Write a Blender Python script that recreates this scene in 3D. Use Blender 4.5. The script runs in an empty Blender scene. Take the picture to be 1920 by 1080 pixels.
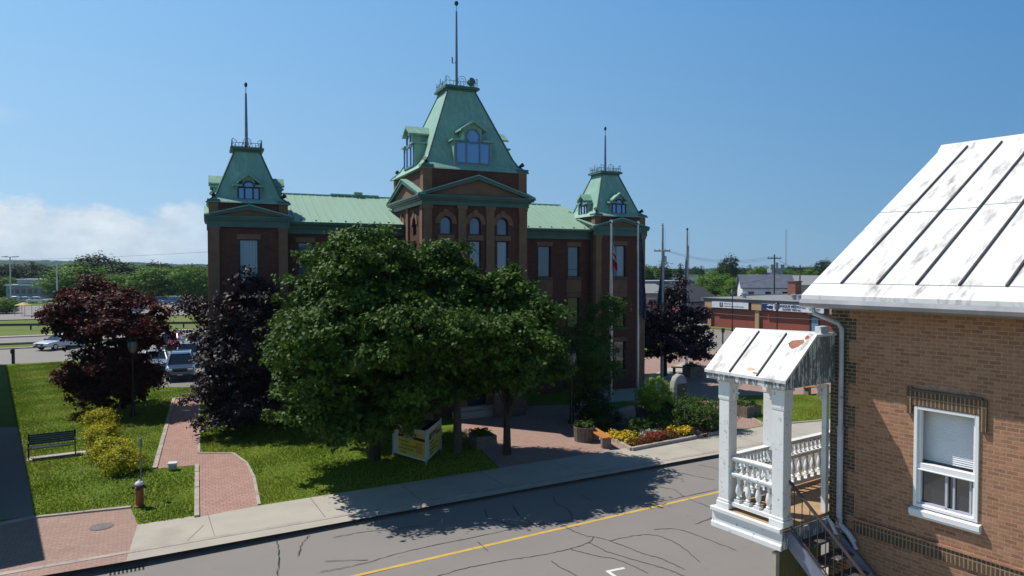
import bpy, bmesh, math, random
import numpy as np
from mathutils import Vector, Matrix
R = math.radians
S = bpy.context.scene
COL = S.collection
random.seed(7)

# ------------------------------------------------------------------ camera
CAM_H, FPX = 7.5, 1300.0
PITCH = math.atan(35 / FPX)
cd = bpy.data.cameras.new('camera'); cam = bpy.data.objects.new('camera', cd); COL.objects.link(cam)
cam.location = (0, 0, CAM_H); cam.rotation_euler = (math.pi / 2 - PITCH, 0, 0)
cd.sensor_width = 36; cd.lens = FPX / 1920 * 36; cd.clip_start = .1; cd.clip_end = 20000
S.camera = cam

# ------------------------------------------------------------------ sky, sun, exposure
SUN_EL, SUN_AZ = 55.0, 155.5            # direction towards the sun, degrees from +X
wd = bpy.data.worlds.new('World'); S.world = wd; wd.use_nodes = True
nt = wd.node_tree; nt.nodes.clear()
def N(t, typ, **k):
    n = t.nodes.new(typ)
    for a, b in k.items():
        if a.startswith('i_'): n.inputs[a[2:].replace('_', ' ')].default_value = b
        else: setattr(n, a, b)
    return n
def mth(t, op, a, b=None, c=None, clamp=False):
    n = t.nodes.new('ShaderNodeMath'); n.operation = op; n.use_clamp = clamp
    for i, x in enumerate((a, b, c)):
        if x is None: continue
        if isinstance(x, (int, float)): n.inputs[i].default_value = x
        else: t.links.new(x, n.inputs[i])
    return n.outputs[0]
sky = N(nt, 'ShaderNodeTexSky', sky_type='NISHITA', sun_disc=False, sun_elevation=R(SUN_EL),
        sun_rotation=R(90 - SUN_AZ), altitude=50, air_density=1.0, dust_density=.35, ozone_density=3.0)
tc = N(nt, 'ShaderNodeTexCoord'); sep = N(nt, 'ShaderNodeSeparateXYZ')
nt.links.new(tc.outputs['Generated'], sep.inputs[0])
X_, Y_, Z_ = sep.outputs
az = mth(nt, 'ARCTAN2', X_, Y_); el = mth(nt, 'ARCSINE', Z_)
cmb = N(nt, 'ShaderNodeCombineXYZ')
nt.links.new(mth(nt, 'MULTIPLY', az, 13.0), cmb.inputs[0]); nt.links.new(mth(nt, 'MULTIPLY', el, 20.0), cmb.inputs[1])
n1 = N(nt, 'ShaderNodeTexNoise', i_Scale=1.5, i_Detail=9.0, i_Roughness=.62); nt.links.new(cmb.outputs[0], n1.inputs['Vector'])
cm2 = N(nt, 'ShaderNodeCombineXYZ'); nt.links.new(mth(nt, 'MULTIPLY', az, 11.0), cm2.inputs[0])
n2 = N(nt, 'ShaderNodeTexNoise', i_Scale=1.0, i_Detail=3.0); nt.links.new(cm2.outputs[0], n2.inputs['Vector'])
top = mth(nt, 'ADD', .046, mth(nt, 'MULTIPLY', n2.outputs[0], .085))           # cloud-bank top, radians
d_ = mth(nt, 'SUBTRACT', mth(nt, 'ADD', top, mth(nt, 'MULTIPLY', mth(nt, 'SUBTRACT', n1.outputs[0], .5), .075)), el)
m1 = mth(nt, 'MULTIPLY', d_, 55.0, clamp=True)
azm = mth(nt, 'MULTIPLY', mth(nt, 'SUBTRACT', -.30, az), 5.0, clamp=True)        # bank lies to the left only
shade = mth(nt, 'MULTIPLY_ADD', n1.outputs[0], .55, .58)
cloudm = mth(nt, 'MULTIPLY', mth(nt, 'MULTIPLY', m1, azm), mth(nt, 'MULTIPLY_ADD', n1.outputs[0], .7, .42, clamp=True))
# small wisp high on the left
wz = mth(nt, 'ABSOLUTE', mth(nt, 'SUBTRACT', el, .178)); wm = mth(nt, 'SUBTRACT', 1.0, mth(nt, 'MULTIPLY', wz, 75.0), clamp=True)
wa = mth(nt, 'MULTIPLY', mth(nt, 'SUBTRACT', -.600, az), 14.0, clamp=True)
wisp = mth(nt, 'MULTIPLY', mth(nt, 'MULTIPLY', wm, wa), mth(nt, 'MULTIPLY', n1.outputs[0], .7))
mask = mth(nt, 'MAXIMUM', cloudm, wisp)
ccol = N(nt, 'ShaderNodeCombineColor')
for i, k in enumerate((8.2, 8.9, 9.5)): nt.links.new(mth(nt, 'MULTIPLY', shade, k), ccol.inputs[i])
mix = N(nt, 'ShaderNodeMix', data_type='RGBA'); nt.links.new(mask, mix.inputs[0])
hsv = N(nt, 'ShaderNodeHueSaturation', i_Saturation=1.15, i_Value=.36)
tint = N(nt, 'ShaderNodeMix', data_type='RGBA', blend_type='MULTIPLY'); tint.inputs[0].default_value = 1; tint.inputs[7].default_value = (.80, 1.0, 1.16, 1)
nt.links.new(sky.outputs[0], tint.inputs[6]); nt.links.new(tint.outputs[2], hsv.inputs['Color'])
def lin(rgb): return tuple((x / 255) ** 2.2 / .105 for x in rgb) + (1,)
def cmix(f, a, b):
    m_ = N(nt, 'ShaderNodeMix', data_type='RGBA'); nt.links.new(f, m_.inputs[0])
    for i_, q in ((6, a), (7, b)):
        if isinstance(q, tuple): m_.inputs[i_].default_value = q
        else: nt.links.new(q, m_.inputs[i_])
    return m_.outputs[2]
fa_ = mth(nt, 'MULTIPLY_ADD', az, .78, .5, clamp=True)                  # 0 towards the sun side, 1 to the right
upc = cmix(fa_, lin((146, 203, 255)), lin((86, 147, 209))); loc_ = cmix(fa_, lin((190, 226, 252)), lin((124, 170, 204)))
fe_ = mth(nt, 'POWER', mth(nt, 'DIVIDE', mth(nt, 'MAXIMUM', el, 0.0), .38, clamp=True), .75)
grad = cmix(fe_, loc_, upc)
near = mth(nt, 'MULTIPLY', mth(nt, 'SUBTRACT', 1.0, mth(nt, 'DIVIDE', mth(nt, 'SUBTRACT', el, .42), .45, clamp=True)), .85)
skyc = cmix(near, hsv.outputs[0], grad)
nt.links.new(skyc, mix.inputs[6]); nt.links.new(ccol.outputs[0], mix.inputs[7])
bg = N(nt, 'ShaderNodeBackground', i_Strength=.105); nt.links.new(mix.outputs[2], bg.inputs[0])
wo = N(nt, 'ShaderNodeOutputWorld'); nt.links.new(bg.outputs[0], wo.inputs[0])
sd = bpy.data.lights.new('sun', 'SUN'); so = bpy.data.objects.new('sun', sd); COL.objects.link(so)
sd.energy = 5.0; sd.angle = R(.53); sd.color = (1, .955, .88)
sv = Vector((math.cos(R(SUN_EL)) * math.cos(R(SUN_AZ)), math.cos(R(SUN_EL)) * math.sin(R(SUN_AZ)), math.sin(R(SUN_EL))))
so.rotation_euler = sv.to_track_quat('Z', 'Y').to_euler(); so.location = sv * 60
vs = S.view_settings; vs.view_transform = 'Standard'; vs.look = 'None'; vs.exposure = 0.0; vs.gamma = 1; vs.use_curve_mapping = False
S.cycles.max_bounces = 5; S.cycles.transparent_max_bounces = 6; S.cycles.caustics_reflective = False; S.cycles.caustics_refractive = False

# ------------------------------------------------------------------ helpers
def gp(px, py, z=0.13):
    """ground point seen at a pixel of the photograph"""
    dx, dy, dz = (px - 960) / FPX, 1.0, -(py - 540) / FPX
    c, s = math.cos(PITCH), math.sin(PITCH)
    d = Vector((dx, dy * c + dz * s, -dy * s + dz * c)); t = (z - CAM_H) / d.z
    return Vector((d.x * t, d.y * t, z))
def rot2(x, y, a): return (x * math.cos(a) - y * math.sin(a), x * math.sin(a) + y * math.cos(a))
ST = R(28.7)                                            # street direction
def sp(a, n): return rot2(a, n, ST)

def mat(name, c1, c2=None, rough=.75, scale=4, detail=4, bump=0, bscale=None, metal=0, spec=.5, lo=.35, hi=.65, coat=0, stretch=None, c3=None, s3=.6, t3=(.55, .62)):
    m = bpy.data.materials.new(name); m.use_nodes = True; t = m.node_tree; b = t.nodes['Principled BSDF']
    b.inputs['Roughness'].default_value = rough; b.inputs['Metallic'].default_value = metal
    b.inputs['Specular IOR Level'].default_value = spec; b.inputs['Coat Weight'].default_value = coat
    c2 = c2 or tuple(x * .8 for x in c1)
    co = N(t, 'ShaderNodeTexCoord'); vec = co.outputs['Object']
    if stretch:
        mp = N(t, 'ShaderNodeMapping'); mp.inputs['Scale'].default_value = stretch; t.links.new(vec, mp.inputs[0]); vec = mp.outputs[0]
    n = N(t, 'ShaderNodeTexNoise', i_Scale=scale, i_Detail=detail, i_Roughness=.6); t.links.new(vec, n.inputs['Vector'])
    r = N(t, 'ShaderNodeMapRange'); r.inputs[1].default_value = lo; r.inputs[2].default_value = hi; t.links.new(n.outputs[0], r.inputs[0])
    mx = N(t, 'ShaderNodeMix', data_type='RGBA'); t.links.new(r.outputs[0], mx.inputs[0])
    mx.inputs[6].default_value = (*c1, 1); mx.inputs[7].default_value = (*c2, 1); out = mx.outputs[2]
    if c3:
        n3 = N(t, 'ShaderNodeTexNoise', i_Scale=s3, i_Detail=5.0, i_Roughness=.65); t.links.new(vec, n3.inputs['Vector'])
        r3 = N(t, 'ShaderNodeMapRange'); r3.inputs[1].default_value = t3[0]; r3.inputs[2].default_value = t3[1]; t.links.new(n3.outputs[0], r3.inputs[0])
        m3 = N(t, 'ShaderNodeMix', data_type='RGBA'); t.links.new(r3.outputs[0], m3.inputs[0]); t.links.new(out, m3.inputs[6]); m3.inputs[7].default_value = (*c3, 1); out = m3.outputs[2]
    t.links.new(out, b.inputs['Base Color'])
    if bump:
        nb = N(t, 'ShaderNodeTexNoise', i_Scale=bscale or scale * 4, i_Detail=5.0); t.links.new(vec, nb.inputs['Vector'])
        bp = N(t, 'ShaderNodeBump', i_Strength=bump, i_Distance=.03); t.links.new(nb.outputs[0], bp.inputs['Height']); t.links.new(bp.outputs[0], b.inputs['Normal'])
    return m
def brickmat(name, c1, c2, mortar, bw=.23, bh=.078, mw=.011, flat=False, rough=.85, rot=0, mort_rough=True, quoin=None, big=.25, offset=.5):
    m = bpy.data.materials.new(name); m.use_nodes = True; t = m.node_tree; b = t.nodes['Principled BSDF']; b.inputs['Roughness'].default_value = rough
    b.inputs['Specular IOR Level'].default_value = .25
    co = N(t, 'ShaderNodeTexCoord'); vec = co.outputs['Object']
    if flat:
        mp = N(t, 'ShaderNodeMapping'); mp.inputs['Rotation'].default_value = (0, 0, rot); t.links.new(vec, mp.inputs[0]); v2 = mp.outputs[0]
    else:
        s = N(t, 'ShaderNodeSeparateXYZ'); t.links.new(vec, s.inputs[0]); c = N(t, 'ShaderNodeCombineXYZ')
        t.links.new(mth(t, 'ADD', s.outputs[0], s.outputs[1]), c.inputs[0]); t.links.new(s.outputs[2], c.inputs[1]); v2 = c.outputs[0]
    # slight unevenness of the courses
    nw = N(t, 'ShaderNodeTexNoise', i_Scale=6.0, i_Detail=2.0); t.links.new(vec, nw.inputs['Vector'])
    va = N(t, 'ShaderNodeVectorMath', operation='MULTIPLY_ADD'); t.links.new(nw.outputs['Color'], va.inputs[0]); va.inputs[1].default_value = (.012, .012, 0); t.links.new(v2, va.inputs[2])
    br = N(t, 'ShaderNodeTexBrick', i_Scale=1.0); br.offset = offset
    br.inputs['Brick Width'].default_value = bw; br.inputs['Row Height'].default_value = bh; br.inputs['Mortar Size'].default_value = mw; br.inputs['Mortar Smooth'].default_value = .2
    br.inputs['Bias'].default_value = 0; br.inputs['Color1'].default_value = (*c1, 1); br.inputs['Color2'].default_value = (*c2, 1); br.inputs['Mortar'].default_value = (*mortar, 1)
    t.links.new(va.outputs[0], br.inputs['Vector'])
    n = N(t, 'ShaderNodeTexNoise', i_Scale=.9, i_Detail=6.0, i_Roughness=.65); t.links.new(vec, n.inputs['Vector'])
    val = mth(t, 'MULTIPLY_ADD', n.outputs[0], big * 2, 1 - big)
    n5 = N(t, 'ShaderNodeTexNoise', i_Scale=14.0, i_Detail=3.0); t.links.new(vec, n5.inputs['Vector'])
    val = mth(t, 'MULTIPLY', val, mth(t, 'MULTIPLY_ADD', n5.outputs[0], .5, .75))
    if quoin:
        qs = N(t, 'ShaderNodeSeparateXYZ'); t.links.new(vec, qs.inputs[0])
        tooth = mth(t, 'MULTIPLY', mth(t, 'GREATER_THAN', mth(t, 'FRACT', mth(t, 'DIVIDE', qs.outputs[2], .78)), .5), .13)
        q = mth(t, 'GREATER_THAN', mth(t, 'SUBTRACT', qs.outputs[1], tooth), -.62 + .13)
        qh = N(t, 'ShaderNodeMix', data_type='RGBA'); t.links.new(q, qh.inputs[0]); t.links.new(br.outputs[0], qh.inputs[6])
        b2 = N(t, 'ShaderNodeTexBrick', i_Scale=1.0)
        for k in ('Brick Width', 'Row Height', 'Mortar Size'): b2.inputs[k].default_value = br.inputs[k].default_value
        b2.inputs['Color1'].default_value = (.115, .085, .055, 1); b2.inputs['Color2'].default_value = (.06, .047, .035, 1); b2.inputs['Mortar'].default_value = (.24, .20, .14, 1); b2.inputs['Bias'].default_value = 0
        t.links.new(va.outputs[0], b2.inputs['Vector']); t.links.new(b2.outputs[0], qh.inputs[7]); colr = qh.outputs[2]
    else: colr = br.outputs[0]
    sc = N(t, 'ShaderNodeVectorMath', operation='SCALE'); t.links.new(colr, sc.inputs[0]); t.links.new(val, sc.inputs['Scale'])
    t.links.new(sc.outputs[0], b.inputs['Base Color'])
    bp = N(t, 'ShaderNodeBump', i_Strength=.5, i_Distance=.01); bp.invert = True; t.links.new(br.outputs['Fac'], bp.inputs['Height']); t.links.new(bp.outputs[0], b.inputs['Normal'])
    return m
def leafmat(name, ca, cb, rough=.65, trans=.25, spec=.18, ctr=None):
    m = bpy.data.materials.new(name); m.use_nodes = True; t = m.node_tree; b = t.nodes['Principled BSDF']
    at = N(t, 'ShaderNodeAttribute', attribute_name='leaf_tint'); mx = N(t, 'ShaderNodeMix', data_type='RGBA'); t.links.new(at.outputs['Fac'], mx.inputs[0])
    mx.inputs[6].default_value = (*ca, 1); mx.inputs[7].default_value = (*cb, 1); t.links.new(mx.outputs[2], b.inputs['Base Color'])
    b.inputs['Roughness'].default_value = rough; b.inputs['Specular IOR Level'].default_value = spec
    tr = N(t, 'ShaderNodeBsdfTranslucent')
    if ctr: tr.inputs[0].default_value = (*ctr, 1)
    else: t.links.new(mx.outputs[2], tr.inputs[0])
    ms = N(t, 'ShaderNodeMixShader'); ms.inputs[0].default_value = trans
    t.links.new(b.outputs[0], ms.inputs[1]); t.links.new(tr.outputs[0], ms.inputs[2]); t.links.new(ms.outputs[0], t.nodes['Material Output'].inputs[0])
    return m
def panemat(name, ca, cb, stripes=0, rough=.06, spec=.8, horizontal=False):
    m = bpy.data.materials.new(name); m.use_nodes = True; t = m.node_tree; b = t.nodes['Principled BSDF']
    b.inputs['Roughness'].default_value = rough; b.inputs['Specular IOR Level'].default_value = spec; b.inputs['Coat Weight'].default_value = 1; b.inputs['Coat Roughness'].default_value = .02
    co = N(t, 'ShaderNodeTexCoord'); s = N(t, 'ShaderNodeSeparateXYZ'); t.links.new(co.outputs['Object'], s.inputs[0])
    mx = N(t, 'ShaderNodeMix', data_type='RGBA'); mx.inputs[6].default_value = (*ca, 1); mx.inputs[7].default_value = (*cb, 1)
    if stripes:
        src = s.outputs[2] if horizontal else mth(t, 'ADD', s.outputs[0], s.outputs[1])
        w = mth(t, 'FRACT', mth(t, 'MULTIPLY', src, stripes)); t.links.new(mth(t, 'MULTIPLY', w, w), mx.inputs[0])
    else:
        n = N(t, 'ShaderNodeTexNoise', i_Scale=.8, i_Detail=2.0); t.links.new(co.outputs['Object'], n.inputs['Vector']); t.links.new(n.outputs[0], mx.inputs[0])
    t.links.new(mx.outputs[2], b.inputs['Base Color'])
    return m

class MB:
    def __init__(s): s.v = []; s.f = []
    def poly(s, pts): k = len(s.v); s.v += [tuple(p) for p in pts]; s.f.append(tuple(range(k, k + len(pts)))); return s
    def hexa(s, p):                       # 8 points: bottom 4, top 4
        k = len(s.v); s.v += [tuple(q) for q in p]
        for a in ((3, 2, 1, 0), (4, 5, 6, 7), (0, 1, 5, 4), (1, 2, 6, 5), (2, 3, 7, 6), (3, 0, 4, 7)): s.f.append(tuple(k + i for i in a))
        return s
    def box(s, x0, x1, y0, y1, z0, z1):
        return s.hexa([(x0, y0, z0), (x1, y0, z0), (x1, y1, z0), (x0, y1, z0), (x0, y0, z1), (x1, y0, z1), (x1, y1, z1), (x0, y1, z1)])
    def ext(s, pts, vec):                 # closed polygon extruded along vec
        k = len(s.v); n = len(pts); vec = Vector(vec)
        s.v += [tuple(p) for p in pts] + [tuple(Vector(p) + vec) for p in pts]
        s.f.append(tuple(range(k + n - 1, k - 1, -1))); s.f.append(tuple(range(k + n, k + 2 * n)))
        for i in range(n): j = (i + 1) % n; s.f.append((k + i, k + j, k + n + j, k + n + i))
        return s
    def rings(s, rs, cap=True):           # list of rings of equal length
        k = len(s.v); n = len(rs[0])
        for r in rs: s.v += [tuple(p) for p in r]
        for q in range(len(rs) - 1):
            for i in range(n):
                j = (i + 1) % n; s.f.append((k + q * n + i, k + q * n + j, k + (q + 1) * n + j, k + (q + 1) * n + i))
        if cap: s.f.append(tuple(range(k + n - 1, k - 1, -1))); s.f.append(tuple(range(k + (len(rs) - 1) * n, k + len(rs) * n)))
        return s
    def lathe(s, cx, cy, prof, n=12, sq=False):
        a0 = math.pi / n if sq else 0
        return s.rings([[(cx + r * math.cos(a0 + 2 * math.pi * i / n), cy + r * math.sin(a0 + 2 * math.pi * i / n), z) for i in range(n)] for r, z in prof])
    def sqring(s, cx, cy, prof):          # stacked squares (half width, z)
        return s.rings([[(cx - h, cy - h, z), (cx + h, cy - h, z), (cx + h, cy + h, z), (cx - h, cy + h, z)] for h, z in prof])
    def tube(s, pts, r, n=6, r2=None):
        pts = [Vector(p) for p in pts]; rs = []; m = len(pts)
        for i, p in enumerate(pts):
            d = (pts[min(i + 1, m - 1)] - pts[max(i - 1, 0)]); d = d.normalized() if d.length > 1e-9 else Vector((0, 0, 1))
            up = Vector((0, 0, 1)) if abs(d.z) < .9 else Vector((1, 0, 0)); a = d.cross(up).normalized(); b = d.cross(a)
            rr = r + (r2 - r) * i / (m - 1) if r2 is not None else r
            rs.append([p + (a * math.cos(2 * math.pi * k / n) + b * math.sin(2 * math.pi * k / n)) * rr for k in range(n)])
        return s.rings(rs)
    def build(s, name, m, parent=None, smooth=False, bevel=0, loc=None, rotz=0, fix=True, seg=1):
        me = bpy.data.meshes.new(name); me.from_pydata(s.v, [], s.f)
        if fix:
            b = bmesh.new(); b.from_mesh(me); bmesh.ops.recalc_face_normals(b, faces=b.faces); b.to_mesh(me); b.free()
        me.materials.append(m)
        if smooth:
            me.polygons.foreach_set('use_smooth', [True] * len(me.polygons))
            try: me.set_sharp_from_angle(angle=R(40))
            except Exception: pass
        o = bpy.data.objects.new(name, me); COL.objects.link(o)
        if parent: o.parent = parent
        if loc is not None: o.location = loc
        o.rotation_euler.z = rotz
        if bevel:
            md = o.modifiers.new('bevel', 'BEVEL'); md.width = bevel; md.segments = seg; md.limit_method = 'ANGLE'; md.angle_limit = R(40)
        return o
def tag(o, label, cat, group=None):
    o['label'] = label; o['category'] = cat
    if group: o['group'] = group
    return o
def thing(name, label, cat, loc=(0, 0, 0), rotz=0, group=None):
    o = bpy.data.objects.new(name, None); COL.objects.link(o); o.location = loc; o.rotation_euler.z = rotz; o.empty_display_size = .3
    return tag(o, label, cat, group)
def struct(o): o['kind'] = 'structure'; return o
def stuff(o, label, cat): o['kind'] = 'stuff'; return tag(o, label, cat)
def dup(o, loc, rotz=None, label=None, scale=None):
    def cp(a, par):
        c = a.copy(); COL.objects.link(c); c.parent = par
        for ch in a.children: cp(ch, c)
        return c
    r = cp(o, None); r.location = loc
    if rotz is not None: r.rotation_euler.z = rotz
    if scale is not None: r.scale = scale
    if label: r['label'] = label
    return r
def text(s, size, m, parent, loc, rot, name='lettering', bold=0.0, xs=1.0, align='CENTER'):
    cu = bpy.data.curves.new(name, 'FONT'); cu.body = s; cu.size = size; cu.align_x = align; cu.align_y = 'CENTER'; cu.offset = bold; cu.extrude = .002
    t = bpy.data.objects.new(name, cu); COL.objects.link(t)
    dg = bpy.context.evaluated_depsgraph_get(); me = bpy.data.meshes.new_from_object(t.evaluated_get(dg)); bpy.data.objects.remove(t)
    me.materials.clear(); me.materials.append(m)
    o = bpy.data.objects.new(name, me); COL.objects.link(o); o.parent = parent; o.location = loc; o.rotation_euler = rot; o.scale = (xs, 1, 1)
    return o

# ------------------------------------------------------------------ materials
M = {}
M['asphalt'] = mat('asphalt', (.235, .215, .198), (.212, .195, .18), rough=.9, scale=.25, detail=9, bump=.3, bscale=70, c3=(.165, .152, .142), s3=1.6, t3=(.62, .80))
M['lot'] = mat('pale_asphalt', (.25, .22, .205), (.19, .175, .168), rough=.9, scale=.05, detail=6)
M['crack'] = mat('tar', (.03, .03, .032), rough=.6)
M['yellow_line'] = mat('yellow_paint', (.62, .40, .075), (.50, .33, .08), rough=.7, scale=3, detail=6, c3=(.3, .24, .13), s3=8, t3=(.62, .7))
M['white_line'] = mat('white_road_paint', (.75, .74, .7), (.55, .54, .52), rough=.7, scale=9)
M['concrete'] = mat('sidewalk_concrete', (.43, .39, .33), (.38, .345, .295), rough=.9, scale=.8, detail=7, bump=.15, bscale=50, c3=(.33, .30, .255), s3=.45, t3=(.55, .75))
M['kerb'] = mat('kerb_concrete', (.42, .37, .32), (.30, .26, .23), rough=.9, scale=2, detail=6)
M['joint'] = mat('joint_dirt', (.20, .18, .155), rough=.95)
M['paver'] = brickmat('brick_pavers', (.38, .245, .20), (.32, .205, .17), (.25, .175, .14), .22, .11, .010, flat=True, rot=-ST, big=.16)
M['paver2'] = brickmat('brick_pavers_aligned', (.41, .24, .20), (.34, .20, .165), (.24, .16, .13), .2, .2, .012, flat=True, rot=R(-24), big=.16)
M['grass_base'] = mat('lawn', (.085, .145, .013), (.13, .18, .022), rough=.95, scale=1.2, detail=8, spec=.1, bump=.7, bscale=25, c3=(.19, .19, .045), s3=.22, t3=(.55, .8))
M['meadow'] = mat('rough_grass', (.11, .15, .035), (.15, .18, .05), rough=.95, scale=.08, detail=8, spec=.1)
M['soil'] = mat('bed_soil', (.035, .024, .018), (.06, .042, .03), rough=1, scale=9, bump=.8)
M['hall_brick'] = brickmat('red_brick', (.135, .050, .035), (.095, .036, .027), (.085, .05, .04), .22, .075, .008, big=.2)
M['sandstone'] = mat('sandstone', (.22, .118, .070), (.165, .088, .052), rough=.85, scale=1.5, detail=7, bump=.2)
M['green_trim'] = mat('green_painted_trim', (.062, .135, .11), (.048, .108, .09), rough=.5, scale=1.2, detail=6)
def roofmat(name, c1, c2, c3):
    m = mat(name, c1, c2, rough=.62, scale=1.6, detail=8, c3=c3, s3=1.7, t3=(.48, .66), spec=.35, stretch=(2.2, 2.2, .4), lo=.3, hi=.7)
    t = m.node_tree; b = t.nodes['Principled BSDF']
    co = N(t, 'ShaderNodeTexCoord'); s = N(t, 'ShaderNodeSeparateXYZ'); t.links.new(co.outputs['Object'], s.inputs[0]); c = N(t, 'ShaderNodeCombineXYZ')
    t.links.new(mth(t, 'ADD', s.outputs[0], s.outputs[1]), c.inputs[0]); t.links.new(s.outputs[2], c.inputs[1])
    br = N(t, 'ShaderNodeTexBrick', i_Scale=1.0); br.inputs['Brick Width'].default_value = .34; br.inputs['Row Height'].default_value = .2; br.inputs['Mortar Size'].default_value = .012
    t.links.new(c.outputs[0], br.inputs['Vector']); bp = N(t, 'ShaderNodeBump', i_Strength=.35, i_Distance=.02); bp.invert = True
    t.links.new(br.outputs['Fac'], bp.inputs['Height']); t.links.new(bp.outputs[0], b.inputs['Normal']); return m
M['copper'] = roofmat('copper_green_shingle', (.235, .41, .33), (.19, .35, .28), (.31, .47, .38))
M['copper_sheet'] = mat('copper_green_sheet', (.31, .46, .35), (.285, .43, .325), rough=.5, scale=.8, detail=6, spec=.45, c3=(.30, .45, .34), s3=.5, t3=(.5, .8), stretch=(3, .3, .3))
M['iron'] = mat('dark_iron', (.02, .022, .024), rough=.5)
M['green_iron'] = mat('green_iron', (.10, .20, .17), rough=.5)
M['mast_blue'] = mat('blue_grey_mast', (.13, .19, .30), rough=.4)
M['pane_sky'] = panemat('dormer_glass_painted_sky', (.13, .30, .62), (.10, .24, .54), rough=.03, spec=.9)  # blue sky reflection is put into the base colour of these panes
M['pane_blind'] = panemat('blind_behind_glass', (.24, .28, .34), (.17, .20, .26), stripes=7)
M['pane_dull'] = panemat('dull_glass', (.10, .13, .19), (.04, .055, .09))
M['pane_dark'] = panemat('dark_glass', (.03, .038, .05), (.015, .018, .024))
M['frame_dark'] = mat('dark_window_frame', (.012, .018, .035), rough=.5)
M['stone_sill'] = mat('dark_stone_sill', (.13, .095, .08), rough=.85)
M['white_paint'] = mat('white_wood_paint', (.78, .78, .77), (.70, .70, .69), rough=.5, scale=3, detail=7, c3=(.36, .35, .34), s3=11, t3=(.61, .68))
M['white_vinyl'] = mat('white_vinyl', (.80, .80, .81), (.76, .76, .78), rough=.35)
M['peeled'] = mat('peeling_grey_boards', (.13, .13, .14), (.24, .24, .25), rough=.85, scale=6, detail=6, stretch=(3.0, 3.0, .7), c3=(.62, .62, .63), s3=5, t3=(.52, .56))
M['tin'] = mat('white_painted_tin_roof', (.80, .79, .77), (.72, .71, .69), rough=.55, scale=1.4, detail=8, c3=(.36, .33, .32), s3=2.4, t3=(.525, .69), stretch=(.5, 1.7, .5), spec=.3, bump=.1, bscale=5)
M['seam'] = mat('dark_grey_seam', (.035, .035, .04), (.08, .08, .085), rough=.6, scale=5)  # roof seam battens coloured dark grey
M['rust'] = mat('rust_patch', (.27, .075, .045), (.36, .16, .09), rough=.8, scale=8)
M['rust_pale'] = mat('ochre_rust', (.52, .36, .18), (.66, .54, .38), rough=.8, scale=14); M['scuff'] = mat('worn_tin', (.42, .40, .39), (.62, .60, .59), rough=.7, scale=18)
M['gutter'] = mat('grey_gutter_metal', (.23, .23, .25), (.34, .34, .36), rough=.35, scale=2, metal=.35)
M['pipe'] = mat('pale_lilac_downspout', (.50, .50, .58), (.40, .40, .47), rough=.4, scale=3)
M['house_brick'] = brickmat('tan_red_brick', (.395, .200, .118), (.262, .126, .077), (.37, .25, .17), .165, .0645, .0085, quoin=True, big=.18)
M['soldier'] = brickmat('dark_soldier_brick', (.13, .078, .045), (.095, .058, .036), (.30, .215, .15), .062, .6, .010, big=.15, offset=0)
M['mortar_smear'] = mat('mortar_smear', (.42, .27, .19), (.30, .18, .12), rough=.95, scale=8)
M['boards_olive'] = mat('olive_boards', (.13, .14, .055), (.10, .11, .045), rough=.7, scale=5, stretch=(8, 8, .5))
M['deck'] = mat('tan_deck_plywood', (.42, .28, .15), (.33, .21, .11), rough=.8, scale=2, detail=6)
M['tread'] = mat('worn_grey_tread', (.10, .085, .08), (.05, .045, .045), rough=.8, scale=6, c3=(.35, .30, .27), s3=5, t3=(.58, .64))
M['stringer'] = mat('slate_blue_stringer', (.20, .22, .30), (.15, .16, .22), rough=.5)
M['steel_brown'] = mat('brown_steel', (.07, .05, .045), rough=.5)
M['bark'] = mat('bark', (.07, .05, .037), (.035, .026, .02), rough=.95, scale=6, bump=.9, bscale=14, stretch=(1, 1, .3))
M['bark_grey'] = mat('grey_bark', (.13, .11, .09), (.07, .06, .05), rough=.95, scale=6, bump=.9, bscale=14, stretch=(1, 1, .3))
M['leaf_maple'] = leafmat('maple_leaf', (.024, .060, .009), (.100, .178, .020), trans=.20, rough=.62, spec=.2)
M['leaf_purple'] = leafmat('purple_leaf', (.012, .008, .011), (.042, .028, .036), trans=.10, rough=.55, spec=.3, ctr=(.05, .008, .012))
M['leaf_red'] = leafmat('copper_red_leaf', (.023, .008, .008), (.090, .021, .017), trans=.2, rough=.6, spec=.2, ctr=(.16, .022, .018))
M['leaf_light'] = leafmat('bright_leaf', (.16, .28, .02), (.38, .52, .06), trans=.3)
M['leaf_yellow'] = leafmat('golden_shrub_leaf', (.17, .22, .012), (.66, .58, .04), trans=.25)
M['leaf_mid'] = leafmat('mid_green_leaf', (.035, .08, .012), (.09, .16, .03), trans=.25)
M['leaf_dark'] = leafmat('dark_green_leaf', (.013, .032, .008), (.032, .062, .014), trans=.15)
M['leaf_far'] = leafmat('far_green_leaf', (.075, .16, .020), (.17, .30, .04), trans=.3)
M['leaf_far_dark'] = leafmat('far_dark_leaf', (.018, .042, .016), (.040, .080, .025), trans=.15)
M['petal_yellow'] = leafmat('yellow_petal', (.75, .48, .02), (.85, .62, .04), trans=.2)
M['petal_red'] = leafmat('red_petal', (.22, .012, .018), (.36, .02, .03), trans=.2)
M['petal_white'] = leafmat('white_petal', (.5, .5, .48), (.75, .75, .72), trans=.2)
M['blade'] = leafmat('grass_blade', (.10, .19, .012), (.29, .31, .040), trans=.35, rough=.6)
M['granite'] = mat('pale_granite', (.40, .37, .36), (.27, .25, .245), rough=.85, scale=7, bump=.9, bscale=6)
M['granite_dark'] = mat('polished_dark_stone', (.05, .048, .055), rough=.3)
M['pink_granite'] = mat('pink_grey_granite', (.25, .20, .195), (.18, .145, .14), rough=.7, scale=9)
M['orange_wood'] = mat('orange_stained_wood', (.55, .23, .06), (.42, .17, .045), rough=.5, scale=3, stretch=(1, 8, 8))
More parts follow.
